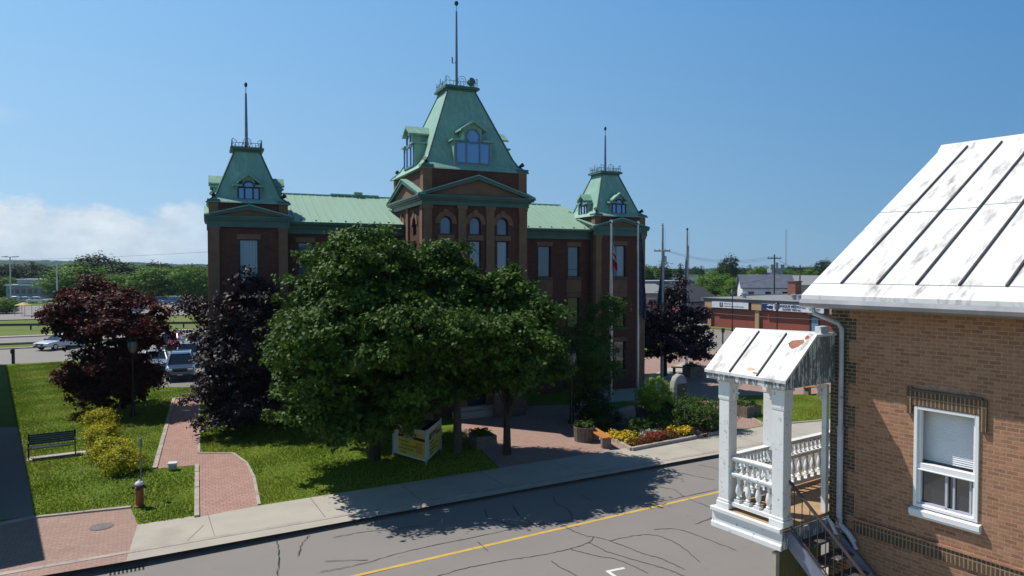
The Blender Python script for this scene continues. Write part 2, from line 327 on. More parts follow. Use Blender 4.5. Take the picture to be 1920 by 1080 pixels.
M['planter_wood'] = mat('weathered_planter_wood', (.21, .17, .13), (.13, .105, .08), rough=.85, scale=5)
M['steel'] = mat('brushed_pole_metal', (.55, .56, .58), (.42, .43, .45), rough=.3, metal=.75, scale=2)
M['steel_dark'] = mat('weathered_pole_metal', (.42, .43, .45), (.30, .31, .33), rough=.4, metal=.4)
M['chrome'] = mat('chrome_ball', (.8, .8, .8), rough=.1, metal=1)
M['flag_red'] = mat('flag_red', (.60, .02, .03), rough=.8); M['flag_white'] = mat('flag_white', (.72, .72, .72), rough=.8)
M['flag_navy'] = mat('flag_navy', (.02, .035, .09), (.10, .12, .17), rough=.8, scale=7); M['flag_grey'] = mat('flag_grey_blue', (.30, .36, .50), (.60, .62, .66), rough=.8, scale=6)
M['hyd_red'] = mat('hydrant_rust_red', (.34, .095, .025), (.20, .05, .02), rough=.6, scale=12); M['black'] = mat('black_paint', (.012, .012, .013), rough=.4)
M['post_grey'] = mat('grey_galvanised', (.22, .22, .21), rough=.6)
M['bench_green'] = mat('black_green_bench', (.010, .022, .018), rough=.45)
M['banner'] = mat('banner_vinyl', (.62, .64, .68), (.55, .58, .63), rough=.5, scale=3)
M['ban_yellow'] = mat('banner_yellow', (.62, .55, .08), (.55, .48, .10), rough=.5, scale=1.5); M['ban_navy'] = mat('banner_navy', (.02, .022, .04), rough=.5)
M['ban_orange'] = mat('banner_orange', (.60, .33, .08), rough=.5); M['ban_olive'] = mat('banner_olive_ink', (.12, .11, .02), rough=.6)
M['clinic_red'] = mat('painted_red_wall', (.30, .075, .055), (.26, .065, .05), rough=.8, scale=.5); M['tan_stone'] = mat('tan_stucco', (.48, .31, .17), (.42, .27, .15), rough=.85, scale=2)
M['clinic_fascia'] = mat('dark_fascia', (.12, .10, .11), rough=.8); M['roof_grey'] = mat('blue_grey_roof_edge', (.16, .17, .20), (.12, .13, .15), rough=.6, scale=.6)
M['gravel'] = mat('grey_roof_gravel', (.26, .26, .26), (.18, .18, .18), rough=.95, scale=.8); M['sign_white'] = mat('sign_white', (.74, .76, .80), rough=.4); M['sign_navy'] = mat('sign_navy', (.015, .025, .12), rough=.5)
M['sign_grey'] = mat('sign_grey', (.15, .17, .22), rough=.5); M['door_blue'] = mat('steel_blue_door', (.17, .27, .38), rough=.5)
M['shingle_blue'] = mat('slate_blue_shingle', (.10, .115, .165), (.075, .085, .125), rough=.85, scale=.9, detail=6); M['shingle_dark'] = mat('dark_shingle', (.04, .042, .052), rough=.85); M['siding_white'] = mat('white_siding', (.62, .63, .66), (.55, .56, .58), rough=.7, scale=1)
M['siding_grey'] = mat('grey_siding', (.28, .28, .29), rough=.8); M['siding_beige'] = mat('beige_siding', (.42, .38, .30), rough=.8); M['roof_red'] = mat('faded_red_roof', (.26, .07, .07), rough=.8); M['stone_blue'] = mat('blue_grey_render', (.25, .32, .38), rough=.8)
M['chimney'] = brickmat('chimney_brick', (.33, .10, .06), (.25, .075, .05), (.3, .2, .15)); M['wood_pole'] = mat('weathered_pole_wood', (.09, .075, .06), rough=.9); M['wire'] = mat('black_wire', (.02, .02, .02), rough=.6)
M['shadow_house'] = mat('beige_render', (.5, .47, .4), rough=.8); M['pole_white'] = mat('white_light_pole', (.62, .64, .65), rough=.4)
M['tyre'] = mat('tyre_rubber', (.012, .012, .012), rough=.85); M['car_glass'] = panemat('car_glass', (.02, .03, .045), (.012, .018, .03)); M['head_glass'] = mat('headlight_glass', (.75, .76, .78), rough=.1, coat=1); M['tail_red'] = mat('tail_light_red', (.35, .01, .01), rough=.2)
def paint(n, c, metal=.3): return mat(n, c, tuple(x * .95 for x in c), rough=.28, metal=metal, coat=1, spec=.6)
M['lamp_glass'] = mat('frosted_lamp_globe', (.20, .21, .23), rough=.2, coat=.5); M['rail_steel'] = mat('dark_guard_rail', (.06, .06, .06), rough=.7)
M['hill'] = mat('wooded_hill', (.016, .036, .016), (.035, .062, .024), rough=1, scale=.02, detail=10, spec=0, stretch=(1, 1, 2)); M['canvas_yellow'] = mat('yellow_canvas', (.55, .44, .15), rough=.8)

# ------------------------------------------------------------------ ground and roads
def sheet(name, pts, z, m, kind='structure'):
    o = MB().poly([(p[0], p[1], z) for p in pts]).build(name, m); o['kind'] = kind; return o
def slab(name, pts, z0, z1, m):
    o = MB().ext([(p[0], p[1], z0) for p in pts], (0, 0, z1 - z0)).build(name, m); return struct(o)
sheet('ground', [(-6000, -400), (6000, -400), (6000, 7500), (-6000, 7500)], -.10, M['meadow'])
struct(MB().poly([(*sp(-60, 11.4), -.06), (*sp(-.5, 11.4), -.06), (*sp(-.5, 20.5), -.06), (*sp(-60, 20.5), -.06)]).poly([(*sp(-.5, 11.4), -.06), (*sp(6, 11.4), 0), (*sp(6, 20.5), 0), (*sp(-.5, 20.5), -.06)]).poly([(*sp(6, 11.4), 0), (*sp(120, 11.4), 0), (*sp(120, 20.5), 0), (*sp(6, 20.5), 0)]).build('road', M['asphalt']))
sheet('cross_street', [sp(46, 20.5), sp(60, 20.5), sp(60, 66), sp(46, 66)], .004, M['asphalt'])
sheet('back_street', [sp(-160, 66), sp(120, 66), sp(120, 79.5), sp(-160, 79.5)], .008, M['lot'])
sheet('service_road', [sp(-200, 85.7), sp(100, 85.7), sp(100, 93), sp(-200, 93)], .008, M['lot'])
sheet('parking_lot', [sp(-300, 126), sp(120, 126), sp(120, 172), sp(-300, 172)], .008, M['lot'])
for n0, w in ((79.5, .5), (93, 1.2), (85.3, .35)):
    o = slab('kerb', [sp(-200, n0), sp(60, n0), sp(60, n0 + w), sp(-200, n0 + w)], -.03, .12, M['kerb'])
slab('near_pavement', [sp(-60, 2), sp(120, 2), sp(120, 11.4), sp(-60, 11.4)], -.09, .13, M['concrete'])
# the town-hall block: a raised slab of lawn, with the paved areas laid on it
slab('lawn', [sp(-75, 20.5), sp(46, 20.5), sp(46, 66), sp(-12, 66), (-18.5, 57), (-18.2, 43.3), (-22.6, 43.3), (-28.6, 54.5), sp(-6, 65), sp(-75, 65)], -.09, .13, M['grass_base'])
sheet('parking_lane', [(-28.6, 54.5), (-22.6, 43.3), (-18.2, 43.3), (-18.5, 57), sp(-12, 66), sp(-6, 66)][:5] + [sp(-14, 66)], .012, M['lot'])
sheet('town_lot', [sp(60, 11.4), sp(160, 11.4), sp(160, 140), sp(60, 140)], .002, M['lot'])
z = .134
side = sheet('sidewalk', [gp(258, 984), sp(46, 22.8), sp(46, 20.5), gp(236, 1053)], z, M['concrete'])
sheet('brick_forecourt', [sp(-30, 23.3), gp(66, 972), gp(245, 953), gp(258, 984), gp(236, 1053), sp(-30, 20.5)], z - .001, M['paver'])
sheet('brick_path', [gp(370, 970), gp(485, 948), gp(476, 895), gp(462, 868), gp(437, 850), gp(372, 850), gp(373, 746), gp(328, 748), gp(292, 879), gp(367, 872)], z + .0015, M['paver2'])
sheet('entrance_plaza', [gp(940, 881), gp(1185, 845), gp(1100, 790), gp(1090, 758), gp(880, 765), gp(858, 800)], z - .002, M['paver'])
sheet('side_plaza', [sp(23.0, 33), sp(24.5, 36.5), sp(29, 36), sp(32, 46.5), sp(46, 46.5), sp(46, 22.8), sp(24.4, 22.8), gp(1353, 812), gp(1330, 770)], z - .0015, M['paver'])
sheet('side_lawn', [gp(1388, 742), gp(1552, 738), gp(1620, 740), gp(1620, 775), gp(1550, 787), gp(1436, 797), gp(1380, 768)], z + .004, M['grass_base'])
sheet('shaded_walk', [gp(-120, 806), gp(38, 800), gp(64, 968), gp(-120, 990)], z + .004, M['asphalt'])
bed = sheet('flower_bed_soil', [gp(1184, 843), gp(1350, 811), gp(1370, 780), gp(1290, 745), gp(1180, 765), gp(1105, 800)], z + .05, M['soil'])
sheet('flagpole_slab', [gp(1060, 765), gp(1205, 748), gp(1330, 690), gp(1290, 676), gp(1120, 742)], z + .008, M['concrete'])
# kerb stones of the block and low edgings of paths and beds
def edging(name, pts, w, h, m, z0=.13):
    mb = MB(); pts = [Vector((p[0], p[1], 0)) for p in pts]
    for a, b in zip(pts, pts[1:]):
        d = (b - a).normalized(); n = Vector((-d.y, d.x, 0)) * w / 2; L = (b - a).length; k = max(1, int(L / .9)); g = .012
        for i in range(k):
            p = a + d * (L * i / k + g); q = a + d * (L * (i + 1) / k - g); j = random.uniform(-.006, .012)
            mb.ext([(p + n).to_tuple()[:2] + (z0 - .05,), (p - n).to_tuple()[:2] + (z0 - .05,), (q - n).to_tuple()[:2] + (z0 - .05,), (q + n).to_tuple()[:2] + (z0 - .05,)], (0, 0, h + .05 + j))
    return struct(mb.build(name, m))
mb = MB()
for i in range(-30, 60):
    a0, a1 = i * 2.0, i * 2.0 + 1.985
    mb.hexa([(*sp(a0, 20.38), -.1), (*sp(a1, 20.38), -.1), (*sp(a1, 20.56), -.1), (*sp(a0, 20.56), -.1), (*sp(a0, 20.385), .142), (*sp(a1, 20.385), .142), (*sp(a1, 20.56), .142), (*sp(a0, 20.56), .142)])
struct(mb.build('kerb', M['kerb']))
edging('path_edging', [gp(290, 879), gp(326, 748), gp(374, 745)], .16, .05, M['kerb'])
edging('path_edging', [gp(369, 970), gp(369, 873)], .14, .05, M['kerb'])
edging('path_edging', [gp(373, 849), gp(373, 748)], .10, .03, M['kerb'])
edging('path_edging', [gp(372, 850), gp(437, 850), gp(462, 868), gp(476, 895), gp(486, 947)], .10, .03, M['kerb'])
edging('forecourt_edging', [sp(-9, 23.3), gp(66, 971), gp(246, 952)], .14, .05, M['kerb'])
edging('bed_edging', [gp(1105, 801), gp(1184, 845), gp(1290, 825), gp(1352, 812)], .14, .13, M['kerb'])
edging('lawn_edging', [gp(1380, 768), gp(1436, 798), gp(1552, 788)], .12, .04, M['kerb'])
# sidewalk joints and cracks
mb = MB()
def strip(mb, pts, w, z, taper=False):
    P = [Vector((p[0], p[1], 0)) for p in pts]; L = []; Rr = []
    for i, p in enumerate(P):
        d = (P[min(i + 1, len(P) - 1)] - P[max(i - 1, 0)]); d = d.normalized() if d.length else Vector((1, 0, 0)); n = Vector((-d.y, d.x, 0))
        ww = w * (.5 + .5 * random.random()) / 2
        L.append(p + n * ww); Rr.append(p - n * ww)
    for i in range(len(P) - 1): mb.poly([(L[i].x, L[i].y, z), (Rr[i].x, Rr[i].y, z), (Rr[i + 1].x, Rr[i + 1].y, z), (L[i + 1].x, L[i + 1].y, z)])
for i in range(0, 30):
    a = 1.9 + i * 3.04
    strip(mb, [sp(a, 20.58), sp(a, 22.8)], .03, z + .003)
strip(mb, [gp(345, 1020), gp(382, 985)], .03, z + .005)
j = mb.build('sidewalk_joints', M['joint']); j.parent = side
def wig(pts, n=9, amp=.022):
    P = [Vector((*p[:2], 0)) for p in pts]; out = []
    for k in range(len(P) - 1):
        p0 = P[max(k - 1, 0)]; p1 = P[k]; p2 = P[k + 1]; p3 = P[min(k + 2, len(P) - 1)]
        for i in range(n):
            t = i / n
            q = .5 * ((2 * p1) + (p2 - p0) * t + (2 * p0 - 5 * p1 + 4 * p2 - p3) * t * t + (3 * p1 - p0 - 3 * p2 + p3) * t ** 3)
            out.append(q + Vector((random.uniform(-amp, amp), random.uniform(-amp, amp), 0)))
    return out + [P[-1]]
yl = MB()
L = [gp(300, 1165, 0), gp(670, 1079, 0), gp(1000, 1002, 0), gp(1350, 922, 0), gp(1700, 845, 0), gp(2300, 715, 0)]
strip_pts = []
P = [Vector((p.x, p.y, 0)) for p in L]
d = (P[3] - P[1]).normalized(); nrm = Vector((-d.y, d.x, 0)) * .065; a, b = P[1] - d * 1.5, P[1] + d * 90
yl.poly([(*(a + nrm).xy, .004), (*(a - nrm).xy, .004), (*(b - nrm).xy, .004), (*(b + nrm).xy, .004)])
struct(yl.build('centre_line', M['yellow_line']))
wl = MB()
def bar(mb, p, q, w, zz):
    p, q = Vector((p.x, p.y, 0)), Vector((q.x, q.y, 0)); d = (q - p).normalized(); n = Vector((-d.y, d.x, 0)) * w / 2
    mb.poly([(*(p + n).xy, zz), (*(p - n).xy, zz), (*(q - n).xy, zz), (*(q + n).xy, zz)])
bar(wl, gp(1137, 1072, 0), gp(1171, 1065, 0), .10, .004); bar(wl, gp(1139, 1071, 0), gp(1156, 1083, 0), .10, .0045)
struct(wl.build('parking_mark', M['white_line']))
cr = MB(); g0 = lambda x, y: gp(x, y, 0)
cracks = [[(560, 1042), (566, 1020), (580, 1004)], [(520, 1079), (522, 1040), (518, 1005)], [(625, 1008), (680, 998), (745, 992), (790, 985)], [(600, 1073), (680, 1057), (780, 1030), (900, 1005), (1000, 985), (1085, 973), (1180, 952), (1290, 930), (1345, 918)],
          [(820, 1080), (890, 1062), (950, 1051), (1010, 1042), (1070, 1029), (1105, 1017), (1113, 1007)], [(1050, 983), (1090, 1002), (1140, 1013), (1200, 1036), (1240, 1048), (1285, 1069)],
          [(1105, 1018), (1140, 1035), (1190, 1050), (1255, 1069), (1300, 1090)], [(1070, 1030), (1120, 1043), (1160, 1050), (1215, 1075)], [(1143, 1014), (1190, 1005), (1230, 1004), (1270, 1020), (1312, 1054)],
          [(1225, 993), (1265, 992), (1310, 1005), (1380, 1032)], [(1038, 930), (1043, 945), (1065, 955), (1073, 974)], [(962, 948), (975, 968), (1007, 988)], [(910, 955), (915, 970), (945, 980), (977, 990)],
          [(1087, 928), (1112, 940)], [(1033, 1053), (1055, 1066), (1085, 1082)], [(895, 1016), (914, 1033)], [(1222, 912), (1262, 918), (1281, 931)], [(1290, 935), (1345, 957)], [(1303, 983), (1325, 975), (1348, 965)], [(1235, 878), (1280, 888), (1340, 900)], [(608, 1052), (690, 1050)], [(1310, 872), (1360, 882)]]
for c in cracks: strip(cr, wig([g0(*p) for p in c]), .028, .008)
o = cr.build('tar_cracks', M['crack'], fix=False); o['kind'] = 'structure'
# storm drain and manhole
t = thing('storm_drain', 'slotted iron storm drain grate set in the road beside the kerb', 'drain', (*gp(238, 1070, -.055).xy, -.058), ST)
MB().box(-.42, .42, -.17, .17, -.02, .006).build('frame', M['asphalt'], t)
for i in range(9): MB().box(-.38 + i * .09, -.335 + i * .09, -.14, .14, .0, .011).build('slot', M['black'], t)
t = thing('manhole_cover', 'round iron manhole cover in the red brick forecourt', 'manhole', (*gp(190, 988).xy, .134), 0)
MB().lathe(0, 0, [(.31, 0), (.31, .008)], 28).build('ring', M['joint'], t)
MB().lathe(0, 0, [(.27, .008), (.27, .014)], 28).build('lid', mat('worn_iron', (.20, .16, .15), (.10, .085, .085), rough=.6, scale=14), t)

# ------------------------------------------------------------------ foliage
RNG = np.random.default_rng(11)
def cloud(name, mt, parent, lobes, clumps, per, cr, leaf, inner=.12, flat=.6, zmin=None, gap=0.0, up=.6, loc=None, aspect=.75, hole=.72, ragged=0, bough=0):
    """crown of many leaf-sized faces gathered in clumps over a union of ellipsoid lobes"""
    L = np.array([l[:6] for l in lobes], float); wts = (L[:, 3] * L[:, 4] + L[:, 4] * L[:, 5] + L[:, 3] * L[:, 5]); wts = wts / wts.sum()
    if ragged:
        ex = []
        for _ in range(ragged):
            l = L[RNG.integers(len(L))]; d = RNG.normal(size=3); d[2] = abs(d[2]) * .9 - .15; d /= np.linalg.norm(d); k_ = RNG.uniform(.28, .5); ex.append([*(l[:3] + d * l[3:6] * RNG.uniform(.85, 1.15)), *(np.full(3, min(l[3:6]) * k_))])
        L = np.concatenate([L, np.array(ex)])
        wts = (L[:, 3] * L[:, 4] + L[:, 4] * L[:, 5] + L[:, 3] * L[:, 5]); wts = wts / wts.sum()
    core0 = len(L)
    if bough:
        new = []; big = L.copy()
        for l in big:
            area = l[3] * l[5] + l[3] * l[4] + l[4] * l[5]; kk = max(3, int(area * 4.19 * bough))
            for _ in range(kk):
                d = RNG.normal(size=3); d[2] = d[2] * .8 + .15; d /= np.linalg.norm(d); c = l[:3] + d * l[3:6] * RNG.uniform(.80, 1.04)
                q = np.sqrt((((c - big[:, :3]) / big[:, 3:6]) ** 2).sum(1)); 
                if np.sort(q)[0] < .70: continue
                rr_ = RNG.uniform(.32, .72); new.append([*c, rr_, rr_, rr_ * RNG.uniform(.5, .75)])
        core = big.copy(); core[:, 3:6] *= .74; core0 = len(core); L = np.concatenate([core, np.array(new)])
        wa = lambda q: q[:, 3] * q[:, 4] + q[:, 4] * q[:, 5] + q[:, 3] * q[:, 5]
        w1, w2 = wa(core), wa(L[core0:]); wts = np.concatenate([w1 / w1.sum() * .24, w2 / w2.sum() * .76])
    C = []; D = []; tries = 0; BIG = []
    while len(C) < clumps and tries < clumps * 40:
        tries += 1
        i = RNG.choice(len(L), p=wts); d = RNG.normal(size=3); d /= np.linalg.norm(d); outer = RNG.random() > inner
        rr = RNG.uniform(.78, 1.08) if outer else RNG.uniform(.2, .75)
        p = L[i, :3] + d * L[i, 3:6] * rr
        if zmin is not None and p[2] < zmin: continue
        q = ((p - L[:, :3]) / L[:, 3:6]); q = np.sqrt((q ** 2).sum(1)); q[i] = 9
        if outer and not bough and q.min() < hole: continue
        if bough and i >= core0 and d[2] < -.35: continue
        # large-scale gaps
        if gap and outer and math.sin(p[0] * 2.1 + 1.3) * math.sin(p[1] * 2.3 + .7) * math.sin(p[2] * 2.6 + .4) > gap: continue
        C.append(p); D.append(d); BIG.append(1.7 if bough and i < core0 else 1.0)
    C = np.array(C); D = np.array(D); n = len(C) * per
    ci = np.repeat(np.arange(len(C)), per); sz = RNG.uniform(.45, 1.5, len(C))[ci]
    g = RNG.normal(size=(n, 3)); g[:, 2] *= flat
    pos = C[ci] + g * (cr * .55 * sz)[:, None]
    nor = D[ci] * .7 + RNG.normal(size=(n, 3)) * .55; nor[:, 2] += up; nor /= np.linalg.norm(nor, axis=1)[:, None]
    tv = RNG.normal(size=(n, 3)); tv[:, 2] -= .5; tv -= nor * (tv * nor).sum(1)[:, None]; tv /= np.linalg.norm(tv, axis=1)[:, None]
    bv = np.cross(nor, tv); s = leaf * (RNG.uniform(.6, 1.25, n) * np.array(BIG)[ci])[:, None]
    w = aspect * .5
    V = np.stack([pos - tv * s * .5, pos + bv * s * w - tv * s * .05 + nor * s * .10, pos + tv * s * .55, pos - bv * s * w - tv * s * .05 + nor * s * .10], 1).reshape(-1, 3)
    tint = np.clip(.5 * RNG.random(len(C))[ci] + .5 * RNG.random(n), 0, 1)
    me = bpy.data.meshes.new(name); me.vertices.add(4 * n); me.vertices.foreach_set('co', V.astype(np.float32).ravel())
    me.loops.add(4 * n); me.loops.foreach_set('vertex_index', np.arange(4 * n, dtype=np.int32)); me.polygons.add(n)
    me.polygons.foreach_set('loop_start', np.arange(0, 4 * n, 4, dtype=np.int32)); me.polygons.foreach_set('loop_total', np.full(n, 4, dtype=np.int32))
    me.update(calc_edges=True); a = me.attributes.new('leaf_tint', 'FLOAT', 'POINT'); a.data.foreach_set('value', np.repeat(tint, 4).astype(np.float32))
    me.materials.append(mt); o = bpy.data.objects.new(name, me); COL.objects.link(o)
    if parent: o.parent = parent
    if loc is not None: o.location = loc
    return o
def trunk(parent, h, r, limbs, mt, lean=(0, 0)):
    mb = MB(); pts = [(0, 0, -.1), (lean[0] * .3, lean[1] * .3, h * .5), (lean[0], lean[1], h)]
    mb.tube(pts, r, 8, r * .6)
    for (x, y, zz) in limbs:
        b = Vector((lean[0] * .7, lean[1] * .7, h * random.uniform(.6, .98))); e = Vector((x, y, zz)); m_ = b.lerp(e, .5) + Vector((random.uniform(-.2, .2), random.uniform(-.2, .2), .25))
        mb.tube([b, m_, e], r * .42, 6, r * .08)
    return mb.build('trunk', mt, parent, smooth=True)
def auto_limbs(lobes, k=2):
    out = []
    for l in lobes:
        for _ in range(k): out.append((l[0] + random.uniform(-.6, .6) * l[3], l[1] + random.uniform(-.6, .6) * l[4], l[2] + random.uniform(-.2, .6) * l[5]))
    return out
def tree(name, label, cat, loc, lobes, clumps, per, cr, leaf, mt, th=2, tr=.18, bark='bark', **k):
    t = thing(name, label, cat, loc); trunk(t, th, tr, auto_limbs(lobes), M[bark])
    cloud('crown', M[mt], t, lobes, clumps, per, cr, leaf, **k); return t

def at(px, py, Y):     # point at a given distance Y along the view
    dx, dz = (px - 960) / FPX, -(py - 540) / FPX; c, s = math.cos(PITCH), math.sin(PITCH)
    d = Vector((dx, c + dz * s, -s + dz * c)); t = Y / d.y
    return Vector((d.x * t, Y, CAM_H + d.z * t))
def lobes_px(base, spec, dp=1.25):
    """lobe list from (px, py, distance, radius x, radius z) relative to the trunk base"""
    out = []
    for px, py, Y, rx, rz in spec:
        p = at(px, py, Y) - base; out.append((p.x, p.y, p.z, rx, rx * dp, rz))
    return out
B = Vector((-5.3, 26.6, .13))
tree('maple_tree', 'largest green maple, its crown hiding the left half of the hall front', 'tree', B,
     lobes_px(B, [(690, 520, 26.6, 2.0, 1.55), (622, 620, 26.2, 1.6, 1.5), (625, 545, 27.2, 1.35, 1.2), (740, 610, 25.8, 2.2, 1.8), (596, 720, 25.6, 1.0, 1.1), (670, 720, 25.4, 2.0, 1.25), (620, 675, 25.6, 1.4, 1.3), (790, 710, 25.8, 1.7, 1.2), (592, 482, 27.6, .35, .4), (572, 600, 26.4, .7, .7), (705, 474, 26.8, 1.0, .7), (620, 770, 25.2, 1.4, .8), (690, 780, 24.8, 1.7, .7), (572, 745, 25.8, .7, .8), (640, 640, 24.2, 2.1, 1.3), (760, 640, 24.3, 1.8, 1.3), (580, 690, 25.8, .8, 1.2), (640, 620, 30.3, 1.7, 1.4), (720, 640, 30.4, 1.5, 1.3)], 1.5),
     2150, 62, .30, .16, 'leaf_maple', th=2.2, tr=.24, zmin=1.45, inner=.1, flat=.6, ragged=20, bough=.62)
B = Vector((-2.2, 27.8, .13))
tree('maple_tree', 'middle green maple, behind the yellow banner and left of the arched tower windows', 'tree', B,
     lobes_px(B, [(815, 540, 27.8, 1.5, 1.4), (790, 610, 27.6, 1.9, 1.6), (850, 640, 27.4, 1.7, 1.5), (800, 495, 27.9, .8, .6), (870, 560, 27.9, 1.0, 1.0), (760, 520, 27.8, 1.0, .9), (860, 705, 27.0, 1.3, .8), (840, 640, 24.2, 1.5, 1.0), (830, 570, 27.9, 1.6, 1.4), (760, 600, 27.9, 1.7, 1.5)], 1.2),
     1150, 62, .30, .16, 'leaf_maple', th=2.6, tr=.20, zmin=2.0, bark='bark_grey', inner=.1, flat=.6, ragged=12, bough=.62)
B = Vector((-.2, 27.4, .13))
tree('maple_tree', 'right-hand green maple, its crown below the three arched tower windows', 'tree', B,
     lobes_px(B, [(930, 575, 27.4, 1.4, 1.1), (965, 625, 27.2, 1.3, 1.2), (900, 630, 27.2, 1.4, 1.4), (990, 665, 27.0, .95, .8), (930, 680, 27.0, 1.4, .9), (1022, 600, 27.4, .5, .45), (940, 532, 27.6, .65, .5), (990, 562, 27.4, .65, .55), (960, 700, 25.8, 1.4, .8), (1000, 690, 26.2, .9, .7), (920, 650, 24.6, 1.4, 1.0), (985, 650, 25.0, 1.0, .9)], 1.3),
     1050, 62, .29, .155, 'leaf_maple', th=2.4, tr=.17, zmin=2.0, inner=.1, flat=.6, ragged=12, bough=.62)
B = Vector((4.6, 35.0, .13))
tree('young_tree', 'small sparse green tree in front of the hall beside the first flagpole', 'tree', B,
     lobes_px(B, [(1125, 610, 35.0, .95, 1.2), (1110, 660, 34.8, 1.2, 1.1), (1140, 575, 35.2, .6, .6), (1095, 720, 34.6, .9, .8), (1072, 650, 34.6, .9, 1.0), (1125, 700, 34.6, .9, .9)]), 210, 60, .4, .13, 'leaf_mid', th=2.4, tr=.07, zmin=1.0, gap=.3)
B = Vector((-20.6, 36.6, .13))
tree('copper_beech', 'red-purple leaved tree at left, broad and low behind the golden shrubs', 'tree', B,
     lobes_px(B, [(190, 590, 36.6, 2.1, 1.6), (150, 612, 36.4, 1.25, 1.2), (240, 640, 36.2, 1.9, 1.7), (205, 695, 36.0, 1.9, 1.6), (160, 560, 37, 1.2, .9), (112, 590, 36.8, .75, .6), (245, 700, 35.8, 1.1, 1.2), (265, 640, 36.2, .65, .7), (165, 715, 35.8, 1.2, .95), (225, 738, 35.4, 1.4, .7), (280, 715, 35.6, .7, .6)]),
     1000, 48, .26, .14, 'leaf_red', th=1.3, tr=.16, zmin=.25, ragged=10, inner=.1, bough=.5)
B = Vector((-12.9, 32.2, .13))
tree('purple_tree', 'dark purple tree in front of the left corner tower of the hall', 'tree', B,
     lobes_px(B, [(462, 580, 32.2, 1.3, 1.2), (440, 660, 32.0, 1.7, 1.6), (490, 650, 32.2, 1.5, 1.5), (412, 640, 32.2, .95, .9), (430, 735, 31.6, 1.6, 1.1), (460, 525, 32.3, .7, .6), (490, 750, 31.6, 1.4, 1.1), (418, 745, 31.4, .75, .8), (440, 775, 31.0, 1.3, .7)]),
     950, 48, .25, .13, 'leaf_purple', th=1.5, tr=.16, zmin=.45, ragged=8, inner=.1, bough=.6)
B = Vector((-17.2, 39.8, .13))
tree('purple_tree', 'small dark red tree between the two large purple trees, near the parked cars', 'tree', B,
     lobes_px(B, [(358, 572, 39.0, .85, .45), (385, 602, 39.0, .5, .5)]), 45, 60, .4, .14, 'leaf_purple', th=2.6, tr=.06, gap=.3)
B = Vector((10.6, 48.0, .13))
tree('purple_tree', 'dark purple tree on the plaza behind the four flagpoles', 'tree', B,
     lobes_px(B, [(1262, 595, 48, 1.7, 1.3), (1240, 635, 47.6, 1.9, 1.3), (1295, 640, 48.0, 1.6, 1.2), (1265, 555, 48.2, .8, .7), (1220, 600, 47.8, 1.0, .9), (1310, 605, 48, .8, .8), (1270, 665, 47.4, 2.0, .9)]),
     700, 44, .28, .15, 'leaf_purple', th=2.0, tr=.2, zmin=1.3, ragged=10, inner=.1, bough=.5)

# shrubs and beds
def shrub(name, label, px, py, w, h, mt, clumps=40, per=70, leaf=.08, cr=.22, n=4, up=.6, flat=.7, stem=True, aspect=.7, ragged=0):
    b = gp(px, py); t = thing(name, label, 'shrub', b); lobes = [(0, 0, h * .5, w * .42, w * .42, h * .48)]
    for i in range(n):
        a = random.uniform(0, 6.28); lobes.append((math.cos(a) * w * .25, math.sin(a) * w * .25, h * random.uniform(.35, .62), w * .27, w * .27, h * .34))
    cloud('foliage', M[mt], t, lobes, clumps, per, cr, leaf, zmin=.03, up=up, flat=flat, aspect=aspect, ragged=ragged)
    if stem: trunk(t, h * .4, .03, auto_limbs(lobes[:4], 1), M['bark'])
    return t
shrub('golden_shrub', 'golden yellow shrub nearest the hydrant, lowest of the hedge row', 228, 886, 1.35, .82, 'leaf_yellow', 70, 75, .08, n=7, ragged=8)
shrub('golden_shrub', 'golden yellow shrub with its foot beside the bench slab', 207, 862, 1.45, .82, 'leaf_yellow', 75, 75, .08, n=7, ragged=8)
shrub('golden_shrub', 'golden shrub third up the hedge row, between bench and path', 197, 832, 1.45, .82, 'leaf_yellow', 75, 75, .08, n=7, ragged=8)
shrub('golden_shrub', 'golden shrub at the top of the row, shaded by the red-leaved tree', 184, 803, 1.35, .9, 'leaf_yellow', 60, 70, .08, n=7, ragged=8)
shrub('bright_shrub', 'bright lime green shrub behind the low granite stone', 1230, 774, 1.75, 1.85, 'leaf_light', 95, 75, .09)
shrub('dark_shrub', 'large dark round shrub between hall entrance and low stone', 1105, 793, 2.0, 1.6, 'leaf_dark', 85, 80, .08)
shrub('dark_shrub', 'dusky shrub behind the octagonal planter', 1140, 800, 1.2, .9, 'leaf_dark', 45, 70, .07)
shrub('ornamental_grass', 'tall feathery dark green bush right of the standing stone', 1320, 805, 2.4, 1.5, 'leaf_mid', 110, 85, .16, .26, up=1.0, aspect=.22)
shrub('lily_clump', 'leafy green lily clump in the middle of the flower bed', 1245, 806, 1.6, .8, 'leaf_mid', 60, 70, .16, .22, up=.8, aspect=.28)
shrub('lily_clump', 'small leafy lily clump beside the octagonal planter', 1128, 808, .85, .55, 'leaf_mid', 30, 60, .13, .16, aspect=.3)
shrub('rose_bush', 'airy bush with pale pink blooms in front of the low stone', 1195, 812, 1.1, .65, 'leaf_mid', 40, 60, .07, .18)
shrub('barberry_bush', 'dark red low bush at the foot of the standing stone', 1255, 775, .9, .6, 'leaf_purple', 35, 60, .07, .16)
shrub('foliage_plant', 'dark low plant at the right end of the flower bed', 1312, 818, 1.0, .35, 'leaf_purple', 30, 50, .06, .16)
